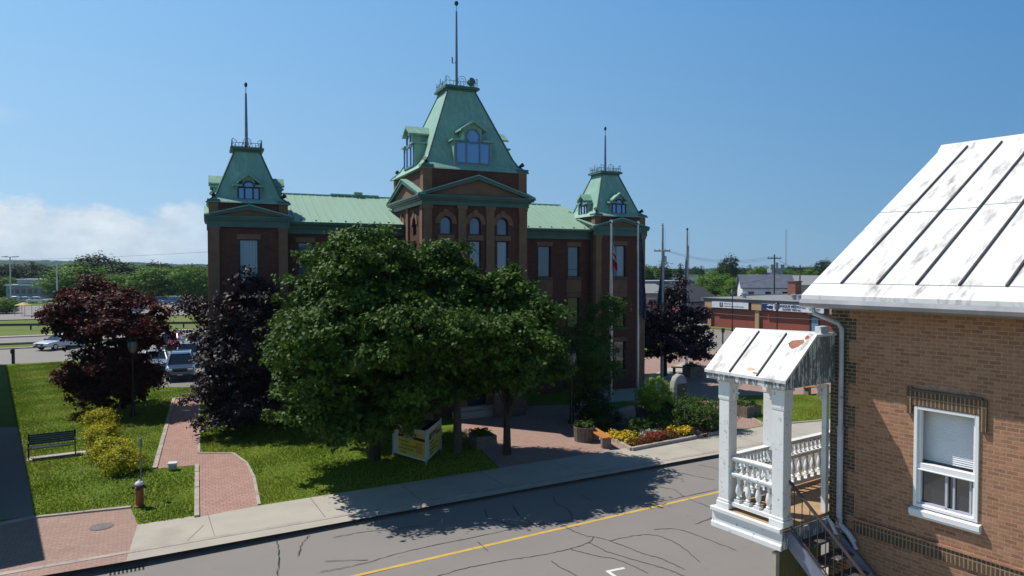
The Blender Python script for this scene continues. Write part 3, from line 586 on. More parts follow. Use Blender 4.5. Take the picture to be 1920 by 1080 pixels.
def patch(name, label, pts, mt, n, h, leaf, w=.35):
    lobes = []
    for k in range(len(pts) - 1):
        a, b_ = gp(*pts[k]), gp(*pts[k + 1]); L = (b_ - a).length; m_ = max(2, int(L / .25))
        for i in range(m_):
            p = a.lerp(b_, (i + random.random()) / m_); lobes.append((p.x + random.uniform(-.1, .1), p.y + random.uniform(-.1, .1), .13 + h * .5, w, w, h * random.uniform(.4, .65)))
    g = cloud(name, M['leaf_mid'], None, lobes, n, 14, .14, .06, zmin=.15); g2 = cloud('blossoms', M[mt], g, lobes, n, 16, .12, leaf, zmin=.13 + h * .35, up=1.2)
    stuff(g, label, 'flowers'); return g
patch('yellow_flowers', 'mass of yellow bedding flowers nearest the bench end', [(1150, 822), (1185, 836), (1170, 822), (1195, 826)], 'petal_yellow', 260, .32, .075, .22)
patch('red_flowers', 'band of dark red bedding flowers along the front kerb', [(1188, 838), (1225, 830), (1262, 822), (1225, 824)], 'petal_red', 330, .28, .07, .24)
patch('yellow_flowers', 'mass of yellow bedding flowers at the right end of the bed', [(1238, 810), (1262, 815), (1288, 815), (1278, 820)], 'petal_yellow', 210, .34, .075, .2)
patch('white_flowers', 'thin white flowers between the yellow and red ones', [(1190, 820), (1220, 819), (1238, 814)], 'petal_white', 60, .26, .06, .16)

# grass blades over the nearer lawns
def inpoly(P, poly):
    x, y = P[:, 0], P[:, 1]; c = np.zeros(len(P), bool); n = len(poly)
    for i in range(n):
        x1, y1 = poly[i]; x2, y2 = poly[(i + 1) % n]
        c ^= ((y1 > y) != (y2 > y)) & (x < (x2 - x1) * (y - y1) / (y2 - y1 + 1e-12) + x1)
    return c
def blades(name, label, polys, n):
    out = []
    for poly in polys:
        poly = [(p[0], p[1]) for p in poly]; A = np.array(poly); lo, hi = A.min(0), A.max(0)
        area = abs(sum(poly[i][0] * poly[(i + 1) % len(poly)][1] - poly[(i + 1) % len(poly)][0] * poly[i][1] for i in range(len(poly)))) / 2
        k = int(n * area * ((hi - lo).prod() / area)); Q = lo + RNG.random((k, 2)) * (hi - lo); out.append(Q[inpoly(Q, poly)])
    Q = np.concatenate(out); k = len(Q); a = RNG.random(k) * 6.283; h = RNG.uniform(.03, .085, k) * (1 + .5 * np.sin(Q[:, 0] * 1.7) * np.sin(Q[:, 1] * 1.3)); w = RNG.uniform(.012, .028, k)
    dx, dy = np.cos(a) * w, np.sin(a) * w; lx, ly = RNG.normal(size=k) * .03, RNG.normal(size=k) * .03; z0 = np.full(k, .128)
    V = np.stack([np.stack([Q[:, 0] - dx, Q[:, 1] - dy, z0], 1), np.stack([Q[:, 0] + dx, Q[:, 1] + dy, z0], 1), np.stack([Q[:, 0] + lx, Q[:, 1] + ly, .13 + h], 1)], 1).reshape(-1, 3)
    me = bpy.data.meshes.new(name); me.vertices.add(3 * k); me.vertices.foreach_set('co', V.astype(np.float32).ravel()); me.loops.add(3 * k); me.loops.foreach_set('vertex_index', np.arange(3 * k, dtype=np.int32))
    me.polygons.add(k); me.polygons.foreach_set('loop_start', np.arange(0, 3 * k, 3, dtype=np.int32)); me.polygons.foreach_set('loop_total', np.full(k, 3, dtype=np.int32)); me.update(calc_edges=True)
    at_ = me.attributes.new('leaf_tint', 'FLOAT', 'POINT'); at_.data.foreach_set('value', np.repeat(np.clip(.45 * RNG.random(k) + .3 + .35 * np.sin(Q[:, 0] * .55 + 1.2 * np.sin(Q[:, 1] * .4)) * np.sin(Q[:, 1] * .7 + Q[:, 0] * .2) + .055 * np.maximum(Q[:, 0] + 9, -1), 0, 1), 3).astype(np.float32)); me.materials.append(M['blade'])
    o = bpy.data.objects.new(name, me); COL.objects.link(o); stuff(o, label, 'grass')
blades('grass', 'short mown grass growing on the lawns around the brick path',
       [[gp(66, 970), gp(245, 952), gp(262, 983), gp(366, 969), gp(366, 874), gp(288, 880), gp(325, 747), gp(374, 744), gp(366, 727), gp(290, 727), gp(112, 679), gp(10, 688)],
        [gp(489, 946), gp(935, 880), gp(858, 803), gp(376, 800), gp(376, 848), gp(438, 848), gp(464, 866), gp(480, 895)],
        [gp(1390, 744), gp(1552, 740), gp(1550, 785), gp(1438, 795), gp(1384, 768)]], 330)

def flecks(name, label, poly, n):
    poly = [(p[0], p[1]) for p in poly]; A = np.array(poly); lo, hi = A.min(0), A.max(0); Q = lo + RNG.random((n * 3, 2)) * (hi - lo); Q = Q[inpoly(Q, poly)]
    Q = Q[(np.sin(Q[:, 0] * 1.1 + 2) * np.sin(Q[:, 1] * .9 + Q[:, 0] * .4) + RNG.random(len(Q)) * .9) > .35][:n]; m = MB()
    for x, y in Q:
        w = random.uniform(.012, .022); zz = random.uniform(.19, .215); m.poly([(x - w, y, zz), (x, y - w, zz + .01), (x + w, y, zz), (x, y + w, zz + .006)])
    o = m.build(name, M['petal_white'], fix=False); stuff(o, label, 'clover')
flecks('clover_blossoms', 'tiny white clover blossoms scattered over the left lawn', [gp(66, 970), gp(245, 952), gp(262, 983), gp(366, 969), gp(366, 874), gp(288, 880), gp(322, 760), gp(45, 800)], 1500)
# ------------------------------------------------------------------ the town hall
hall = thing('town_hall', 'red brick town hall with three green mansard towers and arched windows', 'town hall', (-14.4, 33.12, .30), R(23.9)); hall.scale = (.96, .96, .96)
def wallface(mb, o, e, n, u0, u1, z0, z1, holes, dep=.16):
    """wall in the plane through o along e with outward normal n; rectangular or arched holes with reveals"""
    o, e, n = Vector(o), Vector(e), Vector(n)
    P = lambda u, zz, d=0: o + e * u + Vector((0, 0, zz)) - n * d
    us = sorted({u0, u1, *[h[0] for h in holes], *[h[1] for h in holes]}); zs = sorted({z0, z1, *[h[2] for h in holes], *[h[3] for h in holes]})
    for i in range(len(us) - 1):
        for j_ in range(len(zs) - 1):
            cu, cz = (us[i] + us[i + 1]) / 2, (zs[j_] + zs[j_ + 1]) / 2
            if any(h[0] < cu < h[1] and h[2] < cz < h[3] for h in holes): continue
            mb.poly([P(us[i], zs[j_]), P(us[i + 1], zs[j_]), P(us[i + 1], zs[j_ + 1]), P(us[i], zs[j_ + 1])])
    for h in holes:
        a, b, c, d = h[:4]; arch = len(h) > 4 and h[4]
        if arch:
            r = (b - a) / 2; cx = (a + b) / 2; zc = d - r; arc = [(cx + r * math.cos(t_), zc + r * math.sin(t_)) for t_ in np.linspace(math.pi, 0, 13)]
            for s_, cr_ in ((0, a), (6, b)):
                seg = arc[s_:s_ + 7]
                for q in range(6): mb.poly([P(cr_, d), P(*seg[q]), P(*seg[q + 1])])
            ring = [(a, c)] + [(a, zc)] + arc[1:-1] + [(b, zc), (b, c)]
        else: ring = [(a, c), (a, d), (b, d), (b, c)]
        for q in range(len(ring)):
            p1, p2 = ring[q], ring[(q + 1) % len(ring)]; mb.poly([P(*p1), P(*p2), P(*p2, dep), P(*p1, dep)])
def window(par, o, e, n, a, b, c, d, pane, dep=.12, arch=False, muntin=(), sill=True, fw=.05, frame='frame_dark', lintel=True, vm=(), sillm='stone_sill', lint='sandstone', name='window', mull=.035):
    o, e, n = Vector(o), Vector(e), Vector(n); U = Vector((0, 0, 1))
    P = lambda u, zz, q=0: o + e * u + U * zz - n * q
    f = MB()
    def bx(u0, u1, z0, z1, d0, d1): f.hexa([P(u0, z0, d0), P(u1, z0, d0), P(u1, z0, d1), P(u0, z0, d1), P(u0, z1, d0), P(u1, z1, d0), P(u1, z1, d1), P(u0, z1, d1)])
    r = (b - a) / 2; zc = d - r if arch else d
    bx(a, a + fw, c, zc, dep - .05, dep + .02); bx(b - fw, b, c, zc, dep - .05, dep + .02); bx(a + fw, b - fw, c, c + fw, dep - .05, dep + .02)
    if arch:
        cx = (a + b) / 2; T = np.linspace(0, math.pi, 13)
        for q in range(12):
            pts = [(cx + rr * math.cos(t_), zc + rr * math.sin(t_)) for rr, t_ in ((r, T[q]), (r, T[q + 1]), (r - fw, T[q + 1]), (r - fw, T[q]))]
            f.hexa([P(*p, dep - .05) for p in pts] + [P(*p, dep + .02) for p in pts])
    else: bx(a + fw, b - fw, d - fw, d, dep - .05, dep + .02)
    for mz in muntin: bx(a + fw, b - fw, mz - mull / 2, mz + mull / 2, dep - .04, dep + .015)
    for mu in vm: bx(mu - mull / 2, mu + mull / 2, c + fw, d - fw, dep - .042, dep + .017)
    fo = f.build(name, M[frame], par)
    g = MB()
    if arch:
        cx = (a + b) / 2; g.poly([P(a, c, dep + .025), P(b, c, dep + .025)] + [P(cx + r * math.cos(t_), zc + r * math.sin(t_), dep + .025) for t_ in np.linspace(0, math.pi, 13)])
    else: g.poly([P(a, c, dep + .025), P(b, c, dep + .025), P(b, d, dep + .025), P(a, d, dep + .025)])
    g.build('pane', M[pane], fo, fix=False)
    if sill:
        f = MB(); bx(a - .08, b + .08, c - .12, c, -.10, dep); f.build('sill', M[sillm], fo)
    if lintel and not arch:
        f = MB(); bx(a - .1, b + .1, d, d + .26, -.035, .05); f.build('lintel', M[lint], fo)
    return fo
CW0, CW1, CV0, CV1 = 9.95, 15.66, -3.5, 2.35
up_w = [(10.81, 11.45), (12.42, 13.07), (13.98, 14.63)]
fh = [(a, b, 9.30, 10.24, True) for a, b in up_w] + [(a, b, 6.9, 9.0) for a, b in up_w] + [(10.75, 11.5, 3.8, 5.9), (14.0, 14.75, 3.8, 5.9), (12.1, 13.65, .3, 3.0), (12.35, 13.4, 3.8, 5.9)]
w = MB(); wallface(w, (0, CV0, 0), (1, 0, 0), (0, -1, 0), CW0, CW1, -.5, 12.66, fh)
sh = [(-3.5 + 1.35, -3.5 + 2.0, 9.30, 10.24, True), (-3.5 + 1.35, -3.5 + 2.0, 6.9, 9.0)]
sh = [(1.35, 2.0, 9.30, 10.24, True), (1.35, 2.0, 6.9, 9.0), (3.9, 4.55, 9.30, 10.24, True)]
wallface(w, (CW0, CV0, 0), (0, 1, 0), (-1, 0, 0), 0, 5.85, -.5, 12.66, sh)
wallface(w, (CW1, CV0, 0), (0, 1, 0), (1, 0, 0), 0, 5.85, -.5, 12.66, [(1.35, 2.0, 9.30, 10.24, True)])
wallface(w, (0, CV1, 0), (1, 0, 0), (0, 1, 0), CW0, CW1, -.5, 12.66, [])
w.build('wall', M['hall_brick'], hall)['label'] = 'red brick centre tower wall'
F = ((0, CV0, 0), (1, 0, 0), (0, -1, 0)); SL = ((CW0, CV0, 0), (0, 1, 0), (-1, 0, 0)); SR = ((CW1, CV0, 0), (0, 1, 0), (1, 0, 0))
def hood(par, fr, a, b, d, wd=.26, pr=.05):
    o, e, n = map(Vector, fr); r = (b - a) / 2; cx = (a + b) / 2; zc = d - r; m = MB(); T = np.linspace(-.12, math.pi + .12, 18)
    P = lambda u, zz, q: o + e * u + Vector((0, 0, zz)) - n * q
    for q in range(17):
        pts = [(cx + rr * math.cos(t_), zc + rr * math.sin(t_)) for rr, t_ in ((r + wd, T[q]), (r + wd, T[q + 1]), (r + .01, T[q + 1]), (r + .01, T[q]))]
        m.hexa([P(*p, -pr) for p in pts] + [P(*p, .02) for p in pts])
    k = [(cx - .09, d + .02), (cx + .09, d + .02), (cx + .13, d + wd + .1), (cx - .13, d + wd + .1)]; m.hexa([P(*p, -pr - .03) for p in k] + [P(*p, .02) for p in k])
    m.build('arch_hood', M['sandstone'], par)
for k, (a, b) in enumerate(up_w):
    w1 = window(hall, *F, a, b, 9.30, 10.24, 'pane_dull', arch=True, sill=False); hood(hall, F, a, b, 10.24)
    window(hall, *F, a, b, 6.9, 9.0, 'pane_blind', lintel=False, muntin=(8.1,) if k == 0 else ())
    MB().box(a - .12, b + .12, CV0 - .06, CV0 + .04, 9.02, 9.28).build('transom_band', M['sandstone'], hall)
window(hall, *F, 10.75, 11.5, 3.8, 5.9, 'pane_dark'); window(hall, *F, 14.0, 14.75, 3.8, 5.9, 'pane_dark'); window(hall, *F, 12.35, 13.4, 3.8, 5.9, 'pane_dark')
window(hall, *SL, 1.35, 2.0, 9.30, 10.24, 'pane_dark', arch=True, sill=False); hood(hall, SL, 1.35, 2.0, 10.24); window(hall, *SL, 1.35, 2.0, 6.9, 9.0, 'pane_dark', lintel=False)
window(hall, *SL, 3.9, 4.55, 9.30, 10.24, 'pane_dark', arch=True, sill=True); hood(hall, SL, 3.9, 4.55, 10.24)
window(hall, *SR, 1.35, 2.0, 9.30, 10.24, 'pane_dark', arch=True); hood(hall, SR, 1.35, 2.0, 10.24)
# entrance doors and steps
d = MB().box(12.15, 12.87, CV0 + .1, CV0 + .15, .35, 2.95).build('door', M['frame_dark'], hall); MB().box(12.24, 12.78, CV0 + .08, CV0 + .1, .7, 2.7).build('pane', M['pane_dark'], d)
d = MB().box(12.88, 13.6, CV0 + .1, CV0 + .15, .35, 2.95).build('door', M['frame_dark'], hall); MB().box(12.97, 13.5, CV0 + .08, CV0 + .1, .7, 2.7).build('pane', M['pane_dark'], d)
st_ = MB()
for i in range(2): st_.box(11.6 - .3 * i, 14.2 + .3 * i, CV0 - .4 * (i + 1), CV0 - .4 * i - .002 * (i > 0), -.4, .32 - .16 * i)
st_.build('steps', M['concrete'], hall)
# pilasters of the centre tower
for u0, u1 in ((9.93, 10.36), (11.78, 12.22), (13.34, 13.80), (15.24, 15.68)):
    m = MB(); m.box(u0, u1, CV0 - .10, CV0 + .02, .5, 10.62); m.box(u0 - .05, u1 + .05, CV0 - .15, CV0 + .02, 10.62, 10.80); m.box(u0 - .04, u1 + .04, CV0 - .14, CV0 + .02, -.4, .5)
    m.build('pilaster', M['sandstone'], hall)
for v0, v1 in ((CV0 + .0, CV0 + .42), (CV0 + 2.7, CV0 + 3.1), (CV1 - .45, CV1 - .02)):
    MB().box(CW0 - .10, CW0 + .02, v0 - .004, v1, -.4, 10.80).build('pilaster', M['sandstone'], hall)
MB().box(CW1 - .02, CW1 + .10, CV0 + .0, CV0 + .42, -.4, 10.8).build('pilaster', M['sandstone'], hall)
def cornice(par, x0, x1, y0, y1, z0, z1, pr, name='cornice'):
    m = MB(); h = z1 - z0
    for p, a, b in ((.14, 0, .45), (pr * .55, .45, .62), (pr * .85, .62, .80), (pr, .80, 1.0)):
        m.box(x0 - p, x1 + p, y0 - p, y1 + p, z0 + h * a, z0 + h * b - (.0 if b == 1 else .0))
    return m.build(name, M['green_trim'], par)
cornice(hall, CW0, CW1, CV0, CV1, 10.80, 11.30, .42)
def pediment(par, o, e, n, a, b, z0, z1, dep, tym='sandstone'):
    """triangular gable: two raking mouldings and a recessed field"""
    o, e, n = map(Vector, (o, e, n)); P = lambda u, zz, q=0: o + e * u + Vector((0, 0, zz)) + n * q
    c = (a + b) / 2; th = .16; m = MB(); s = (z1 - z0) / (c - a)
    for sg in (0, 1):
        A = a if sg == 0 else b; ins = (.42 if sg == 0 else -.42)
        pts = [(A, z0), (c, z1), (c, z1 - th * 1.25), (A + ins, z0 + .002)]
        m.ext([P(*p, 0) for p in pts], n * dep)
    out = m.build('pediment', M['green_trim'], par)
    MB().ext([P(a + .4, z0 + .002, 0), P(b - .4, z0 + .002, 0), P(c, z1 - th, 0)], n * (dep * .45)).build('tympanum', M[tym], out)
    r_ = MB(); 
    for sg in (-1, 1):
        A = a - .02 if sg < 0 else b + .02
        r_.ext([P(A, z0 + .05, dep + .05), P(c, z1 + .06, dep + .05), P(c, z1 + .005, dep + .05), P(A, z0 + .003, dep + .05)], n * -(dep + .04))
    r_.build('pediment_roof', M['copper'], out)
pediment(hall, (0, CV0, 0), (1, 0, 0), (0, -1, 0), CW0 - .38, CW1 + .38, 11.30, 12.36, .36)
pediment(hall, (CW0, CV0, 0), (0, 1, 0), (-1, 0, 0), -.38, 5.85 + .38, 11.30, 12.36, .36)
pediment(hall, (CW1, CV0, 0), (0, 1, 0), (1, 0, 0), -.38, 5.85 + .38, 11.30, 12.36, .36)
# attic piers with caps and floodlights
def flood(par, x, y, zz, a):
    m = MB(); m.tube([(x, y, zz), (x, y, zz + .16)], .035, 6); c, s = math.cos(a), math.sin(a)
    m.tube([(x - c * .10, y - s * .10, zz + .18), (x + c * .14, y + s * .14, zz + .30)], .07, 8, .12); m.build('floodlight', M['iron'], par)
def piers(par, x0, x1, y0, y1, z0, z1, w_):
    for x, y, a in ((x0, y0, 3.9), (x1 - w_, y0, 5.4), (x0, y1 - w_, 2.4), (x1 - w_, y1 - w_, .7)):
        m = MB().box(x - .05, x + w_ + .05, y - .05, y + w_ + .05, z0, z1 - .14); pr = m.build('corner_pier', M['sandstone'], par)
        MB().box(x - .12, x + w_ + .12, y - .12, y + w_ + .12, z1 - .14, z1).build('pier_cap', M['green_trim'], pr)
        flood(pr, x + w_ / 2, y + w_ / 2, z1, a)
piers(hall, CW0, CW1, CV0, CV1, 11.31, 12.86, .38)
def dormer(par, cx, cy, ang, dist, z0, wd, h1, kind, depth=1.6):
    """dormer whose front stands `dist` from the tower axis, facing the rotated -y direction"""
    d = bpy.data.objects.new('dormer', None)
    m = MB(); hw = wd / 2
    holes = []
    fr = ((0, 0, 0), (1, 0, 0), (0, -1, 0))
    if kind == 'big':
        uw = .50 * wd / 2 + .04; h2 = h1 + .68
        m.box(-hw - .10, hw + .10, 0, depth, z0, z0 + h1); m.box(-uw, uw, .02, depth * .9, z0 + h1, z0 + h2)
    else:
        uw = .30; h2 = h1 + .38
        m.box(-hw - .08, hw + .08, 0, depth, z0, z0 + h1); m.box(-uw, uw, .02, depth * .9, z0 + h1, z0 + h2)
    o = m.build('dormer', M['copper'], par); o.location = (cx + math.sin(ang) * dist, cy - math.cos(ang) * dist, 0); o.rotation_euler.z = ang
    # side eaves and gable hood
    m = MB()
    for sg in (-1, 1):
        a, b = sorted((sg * (uw + .0), sg * (hw + .22))); m.box(a, b, -.14, depth, z0 + h1, z0 + h1 + .09)
    az_ = z0 + h2 + (.42 if kind == 'big' else .30); ew = uw + .22; ez = z0 + h2 - (.06 if kind == 'big' else .12)
    for sg in (-1, 1):
        pts = [(0, -.20, az_), (sg * ew, -.20, ez), (sg * ew, -.20, ez - .09), (0, -.20, az_ - .12)]; m.ext(pts, (0, depth + .1, 0))
    m.ext([(-uw, .0, z0 + h2 - .02), (uw, .0, z0 + h2 - .02), (0, .0, az_ - .1)], (0, depth * .8, 0))
    m.build('dormer_roof', M['copper'], o)
    # glazing: three lights below, a round or arched one above
    def bxm(mm, u0, u1, a, b, y0, y1): mm.box(u0, u1, y0, y1, a, b)
    f = MB(); q = hw - .02; a0, b0 = z0 + .08, z0 + h1 - .05
    cuts = [-q, -q * .40, q * .40, q]
    for u in cuts: bxm(f, u - .035, u + .035, a0, b0, -.05, -.004)
    bxm(f, -q, q, a0 - .04, a0 + .03, -.055, -.003); bxm(f, -q, q, b0 - .03, b0 + .04, -.055, -.003)
    zc = z0 + h1 + (.27 if kind == 'big' else .0); rr = .35 if kind == 'big' else .25
    T = np.linspace(0, 2 * math.pi if kind == 'big' else math.pi, 21)
    for t0, t1 in zip(T, T[1:]):
        pts = [(rr_ * math.cos(t_), zc + rr_ * math.sin(t_)) for rr_, t_ in ((rr + .045, t0), (rr + .045, t1), (rr - .02, t1), (rr - .02, t0))]
        f.hexa([(p[0], -.07, p[1]) for p in pts] + [(p[0], -.002, p[1]) for p in pts])
    f.build('dormer_frame', M['mast_blue'] if kind == 'big' else M['frame_dark'], o)
    g = MB(); g.poly([(-q, -.012, a0), (q, -.012, a0), (q, -.012, b0), (-q, -.012, b0)]); g.poly([(rr * math.cos(t_), -.016, zc + rr * math.sin(t_)) for t_ in T[:-1 if kind == 'big' else None]])
    g.build('dormer_pane', M['pane_sky'], o, fix=False)
    return o
def mansard(par, cx, cy, prof, caph, ironm, spire_z, ball):
    m = MB().sqring(cx, cy, prof); m.build('tower_roof', M['copper'], par)
    h, zt = prof[-1]; m = MB()
    for sx in (-1, 1):
        for sy in (-1, 1):      # hip rolls
            m.tube([(cx + sx * (a + .01), cy + sy * (a + .01), b) for a, b in prof], .045, 6)
    m.build('hip_roll', M['green_trim'], par)
    c = MB(); c.box(cx - h - .06, cx + h + .06, cy - h - .06, cy + h + .06, zt, zt + .10); c.box(cx - h - .20, cx + h + .20, cy - h - .20, cy + h + .20, zt + .10, zt + .22)
    c.build('tower_cap', M['green_trim'], par)
    # iron cresting: rails, bars, scrolls and a wheel in the middle of each side
    k = MB(); z0 = zt + .22; z1 = z0 + caph; q = h + .10
    for s_ in range(4):
        a = s_ * math.pi / 2
        def T_(u, zz): x, y = rot2(u, -q, a); return (cx + x, cy + y, zz)
        for zz in (z0 + .04, z0 + caph * .55): k.tube([T_(-q, zz), T_(q, zz)], .014, 4)
        n_ = 9
        for i in range(n_ + 1):
            u = -q + 2 * q * i / n_; hh = caph * (1.0 if i in (0, n_) else .55); k.tube([T_(u, z0), T_(u, z0 + hh)], .013, 4)
        R_ = caph * .52
        k.tube([T_(R_ * math.cos(t_) * .9, z0 + caph * .62 + R_ * math.sin(t_)) for t_ in np.linspace(0, 2 * math.pi, 15)], .016, 4)
        k.tube([T_(R_ * .5 * math.cos(t_) * .9, z0 + caph * .62 + R_ * .5 * math.sin(t_)) for t_ in np.linspace(0, 2 * math.pi, 11)], .011, 4)
        for sg in (-1, 1):
            k.tube([T_(sg * (q - .22 * math.sin(t_)), z0 + caph * (.55 + .45 * math.cos(t_))) for t_ in np.linspace(0, 1.6, 6)], .013, 4)
    k.build('iron_cresting', M[ironm], par)
    s_ = MB(); s_.lathe(cx, cy, [(.085, zt + .2), (.07, zt + (spire_z - zt) * .5), (.05, spire_z - .45), (.018, spire_z - .44), (.018, spire_z - .1)], 8)
    so_ = s_.build('spire_mast', M['mast_blue'], par, smooth=True)
    MB().lathe(cx, cy, [(.01, spire_z - .14), (ball * .8, spire_z - .09), (ball, spire_z), (ball * .8, spire_z + .09), (.01, spire_z + .14)], 10).build('spire_ball', M['iron'], so_, smooth=True)
CX, CY = (CW0 + CW1) / 2, (CV0 + CV1) / 2
mansard(hall, CX - .05, CY, [(3.02, 12.66), (2.96, 12.74), (2.58, 13.08), (2.38, 13.42), (.80, 17.30)], .5, 'green_iron', 22.35, .12)
for a in range(4): dormer(hall, CX - .1, CY, a * math.pi / 2, 2.70, 12.98, 1.90, 1.22, 'big', 1.9)
# satellite drum and small aerial on the tower top
m = MB().lathe(0, 0, [(.01, -.16), (.20, -.15), (.23, 0), (.20, .12), (.01, .16)], 14); o = m.build('siren_drum', mat('olive_drum', (.10, .17, .11), rough=.6), hall, smooth=True); o.location = (CX + .55, CY - .75, 17.88); o.rotation_euler = (R(70), 0, R(15))
m = MB(); m.tube([(CX - .06, CY, 19.1), (CX - .32, CY - .1, 18.95), (CX - .33, CY - .1, 19.25)], .02, 5); m.tube([(CX - .33, CY - .1, 19.0), (CX - .34, CY - .1, 19.3)], .04, 6); m.build('aerial', M['mast_blue'], hall)

# corner towers
for (x0, wu) in ((0.0, 3.66), (22.10, 3.66)):
    x1 = x0 + wu; wa, wb = (x0 + 1.34, x0 + 2.26); m = MB()
    hs = [(wa, wb, 7.0, 9.02), (wa, wb, 3.8, 5.75), (wa, wb, 1.1, 2.9)]
    wallface(m, (0, 0, 0), (1, 0, 0), (0, -1, 0), x0, x1, -.5, 10.85, hs); wallface(m, (x0, 0, 0), (0, 1, 0), (-1, 0, 0), 0, wu, -.5, 10.85, [])
    wallface(m, (x1, 0, 0), (0, 1, 0), (1, 0, 0), 0, wu, -.5, 10.85, []); wallface(m, (0, wu, 0), (1, 0, 0), (0, 1, 0), x0, x1, -.5, 10.85, [])
    m.build('wall', M['hall_brick'], hall)
    f = ((0, 0, 0), (1, 0, 0), (0, -1, 0))
    window(hall, *f, wa, wb, 7.0, 9.02, 'pane_blind', muntin=()); window(hall, *f, wa, wb, 3.8, 5.75, 'pane_dark', muntin=(5.0,)); window(hall, *f, wa, wb, 1.1, 2.9, 'pane_dark')
    MB().box(wa - .1, wb + .1, -.03, .03, 6.05, 6.85).build('spandrel_panel', M['sandstone'], hall)
    for u0 in (x0 - .02, x1 - .42):
        m = MB(); m.box(u0, u0 + .44, -.10, .02, -.4, 9.45); m.box(u0 - .04, u0 + .48, -.14, .02, 9.45, 9.62); m.build('pilaster', M['sandstone'], hall)
    for v0 in (.0, wu - .44): MB().box(x0 - .10, x0 + .02, v0 + .003, v0 + .42, -.4, 9.60).build('pilaster', M['sandstone'], hall)
    cornice(hall, x0, x1, 0, wu, 9.62, 10.18, .26)
    pediment(hall, (0, 0, 0), (1, 0, 0), (0, -1, 0), x0 - .24, x1 + .24, 10.18, 10.72, .22)
    pediment(hall, (x0, 0, 0), (0, 1, 0), (-1, 0, 0), -.24, wu + .24, 10.18, 10.72, .22)
    piers(hall, x0, x1, 0, wu, 10.19, 11.0, .34)
    cx, cy = x0 + wu / 2, wu / 2
    mansard(hall, cx, cy, [(1.98, 10.84), (1.93, 10.90), (1.60, 11.15), (1.50, 11.32), (.62, 13.62)], .42, 'iron' if x0 == 0 else 'green_iron', 17.25 if x0 == 0 else 16.75, .085)
    for a in range(4): dormer(hall, cx, cy, a * math.pi / 2, 1.66, 10.98, 1.05, .72, 'small', 1.1)
# wings and body
lw = [(4.25, 5.05), (6.2, 7.0), (8.15, 8.95)]; rw = [(16.45, 17.25), (18.42, 19.3), (20.5, 21.32)]
m = MB()
for (a, b, ws) in ((3.66, CW0, lw), (CW1, 22.10, rw)):
    wallface(m, (0, .6, 0), (1, 0, 0), (0, -1, 0), a, b, -.5, 9.4, [(p, q, zz0, zz1) for p, q in ws for zz0, zz1 in ((7.02, 8.93), (3.8, 5.75), (.9, 2.6))])
wallface(m, (0.6, .6, 0), (0, 1, 0), (-1, 0, 0), 0, 9.0, -.5, 9.4, []); wallface(m, (25.15, .6, 0), (0, 1, 0), (1, 0, 0), 0, 9.0, -.5, 9.4, []); wallface(m, (0, 9.6, 0), (1, 0, 0), (0, 1, 0), .6, 25.15, -.5, 9.4, [])
m.build('wall', M['hall_brick'], hall)
f = ((0, .6, 0), (1, 0, 0), (0, -1, 0))
for i, (p, q) in enumerate(lw + rw):
    window(hall, *f, p, q, 7.02, 8.93, 'pane_dull', muntin=(7.5,) if i == 5 else ()); window(hall, *f, p, q, 3.8, 5.75, 'pane_dark', muntin=(5.0,)); window(hall, *f, p, q, .9, 2.6, 'pane_dark')
    MB().box(p - .12, q + .12, .565, .62, 6.05, 6.86).build('spandrel_panel', M['sandstone'], hall)
for (a, b) in ((3.66, CW0), (CW1, 22.10)):
    m = MB(); m.box(a, b, .46, .62, 9.38, 9.66); m.box(a, b, .34, .64, 9.66, 9.80); m.box(a, b, .22, .66, 9.80, 9.94); m.build('cornice', M['green_trim'], hall)
    g = MB(); g.ext([(a, .22, 9.84), (a, .08, 9.86), (a, .06, 9.99), (a, .10, 9.99), (a, .22, 9.9)], (b - a, 0, 0)); g.build('gutter', M['green_trim'], hall)
# main roof: hipped, standing seams as real ribs
EZ, RZ, EV, RV = 9.97, 11.93, .12, 5.1
m = MB(); e0, e1 = .35, 25.4
m.poly([(e0, EV, EZ), (e1, EV, EZ), (e1 - 3.2, RV, RZ), (e0 + 3.2, RV, RZ)]); m.poly([(e0, 10.08, EZ), (e1, 10.08, EZ), (e1 - 3.2, RV, RZ), (e0 + 3.2, RV, RZ)])
m.poly([(e0, EV, EZ), (e0, 10.08, EZ), (e0 + 3.2, RV, RZ)]); m.poly([(e1, EV, EZ), (e1, 10.08, EZ), (e1 - 3.2, RV, RZ)])
rf = m.build('main_roof', M['copper_sheet'], hall)
m = MB(); u = e0 + 3.3
while u < e1 - 3.2:
    for (va, vb) in ((EV, RV), (10.08, RV)):
        m.hexa([(u - .014, va, EZ), (u + .014, va, EZ), (u + .014, vb, RZ), (u - .014, vb, RZ), (u - .010, va, EZ + .05), (u + .010, va, EZ + .05), (u + .010, vb, RZ + .05), (u - .010, vb, RZ + .05)])
    u += .43
m.build('standing_seam', M['copper_sheet'], rf)
m = MB(); m.box(e0 + 3.1, e1 - 3.1, RV - .09, RV + .09, RZ - .03, RZ + .05); m.box(6.7, 9.6, RV - .14, RV + .14, RZ + .02, RZ + .12); m.box(8.1, 8.6, RV - .2, RV + .2, RZ + .1, RZ + .26); m.build('ridge_cap', M['copper'], rf)
m = MB(); u = 4.4
while u < 22:
    if not CW0 - .2 < u < CW1 + .2: s = (RZ - EZ) / (RV - EV); MB().box(u - .035, u + .035, EV + .22, EV + .29, EZ + .22 * s, EZ + .22 * s + .07).build('snow_guard', M['iron'], rf)
    u += .78
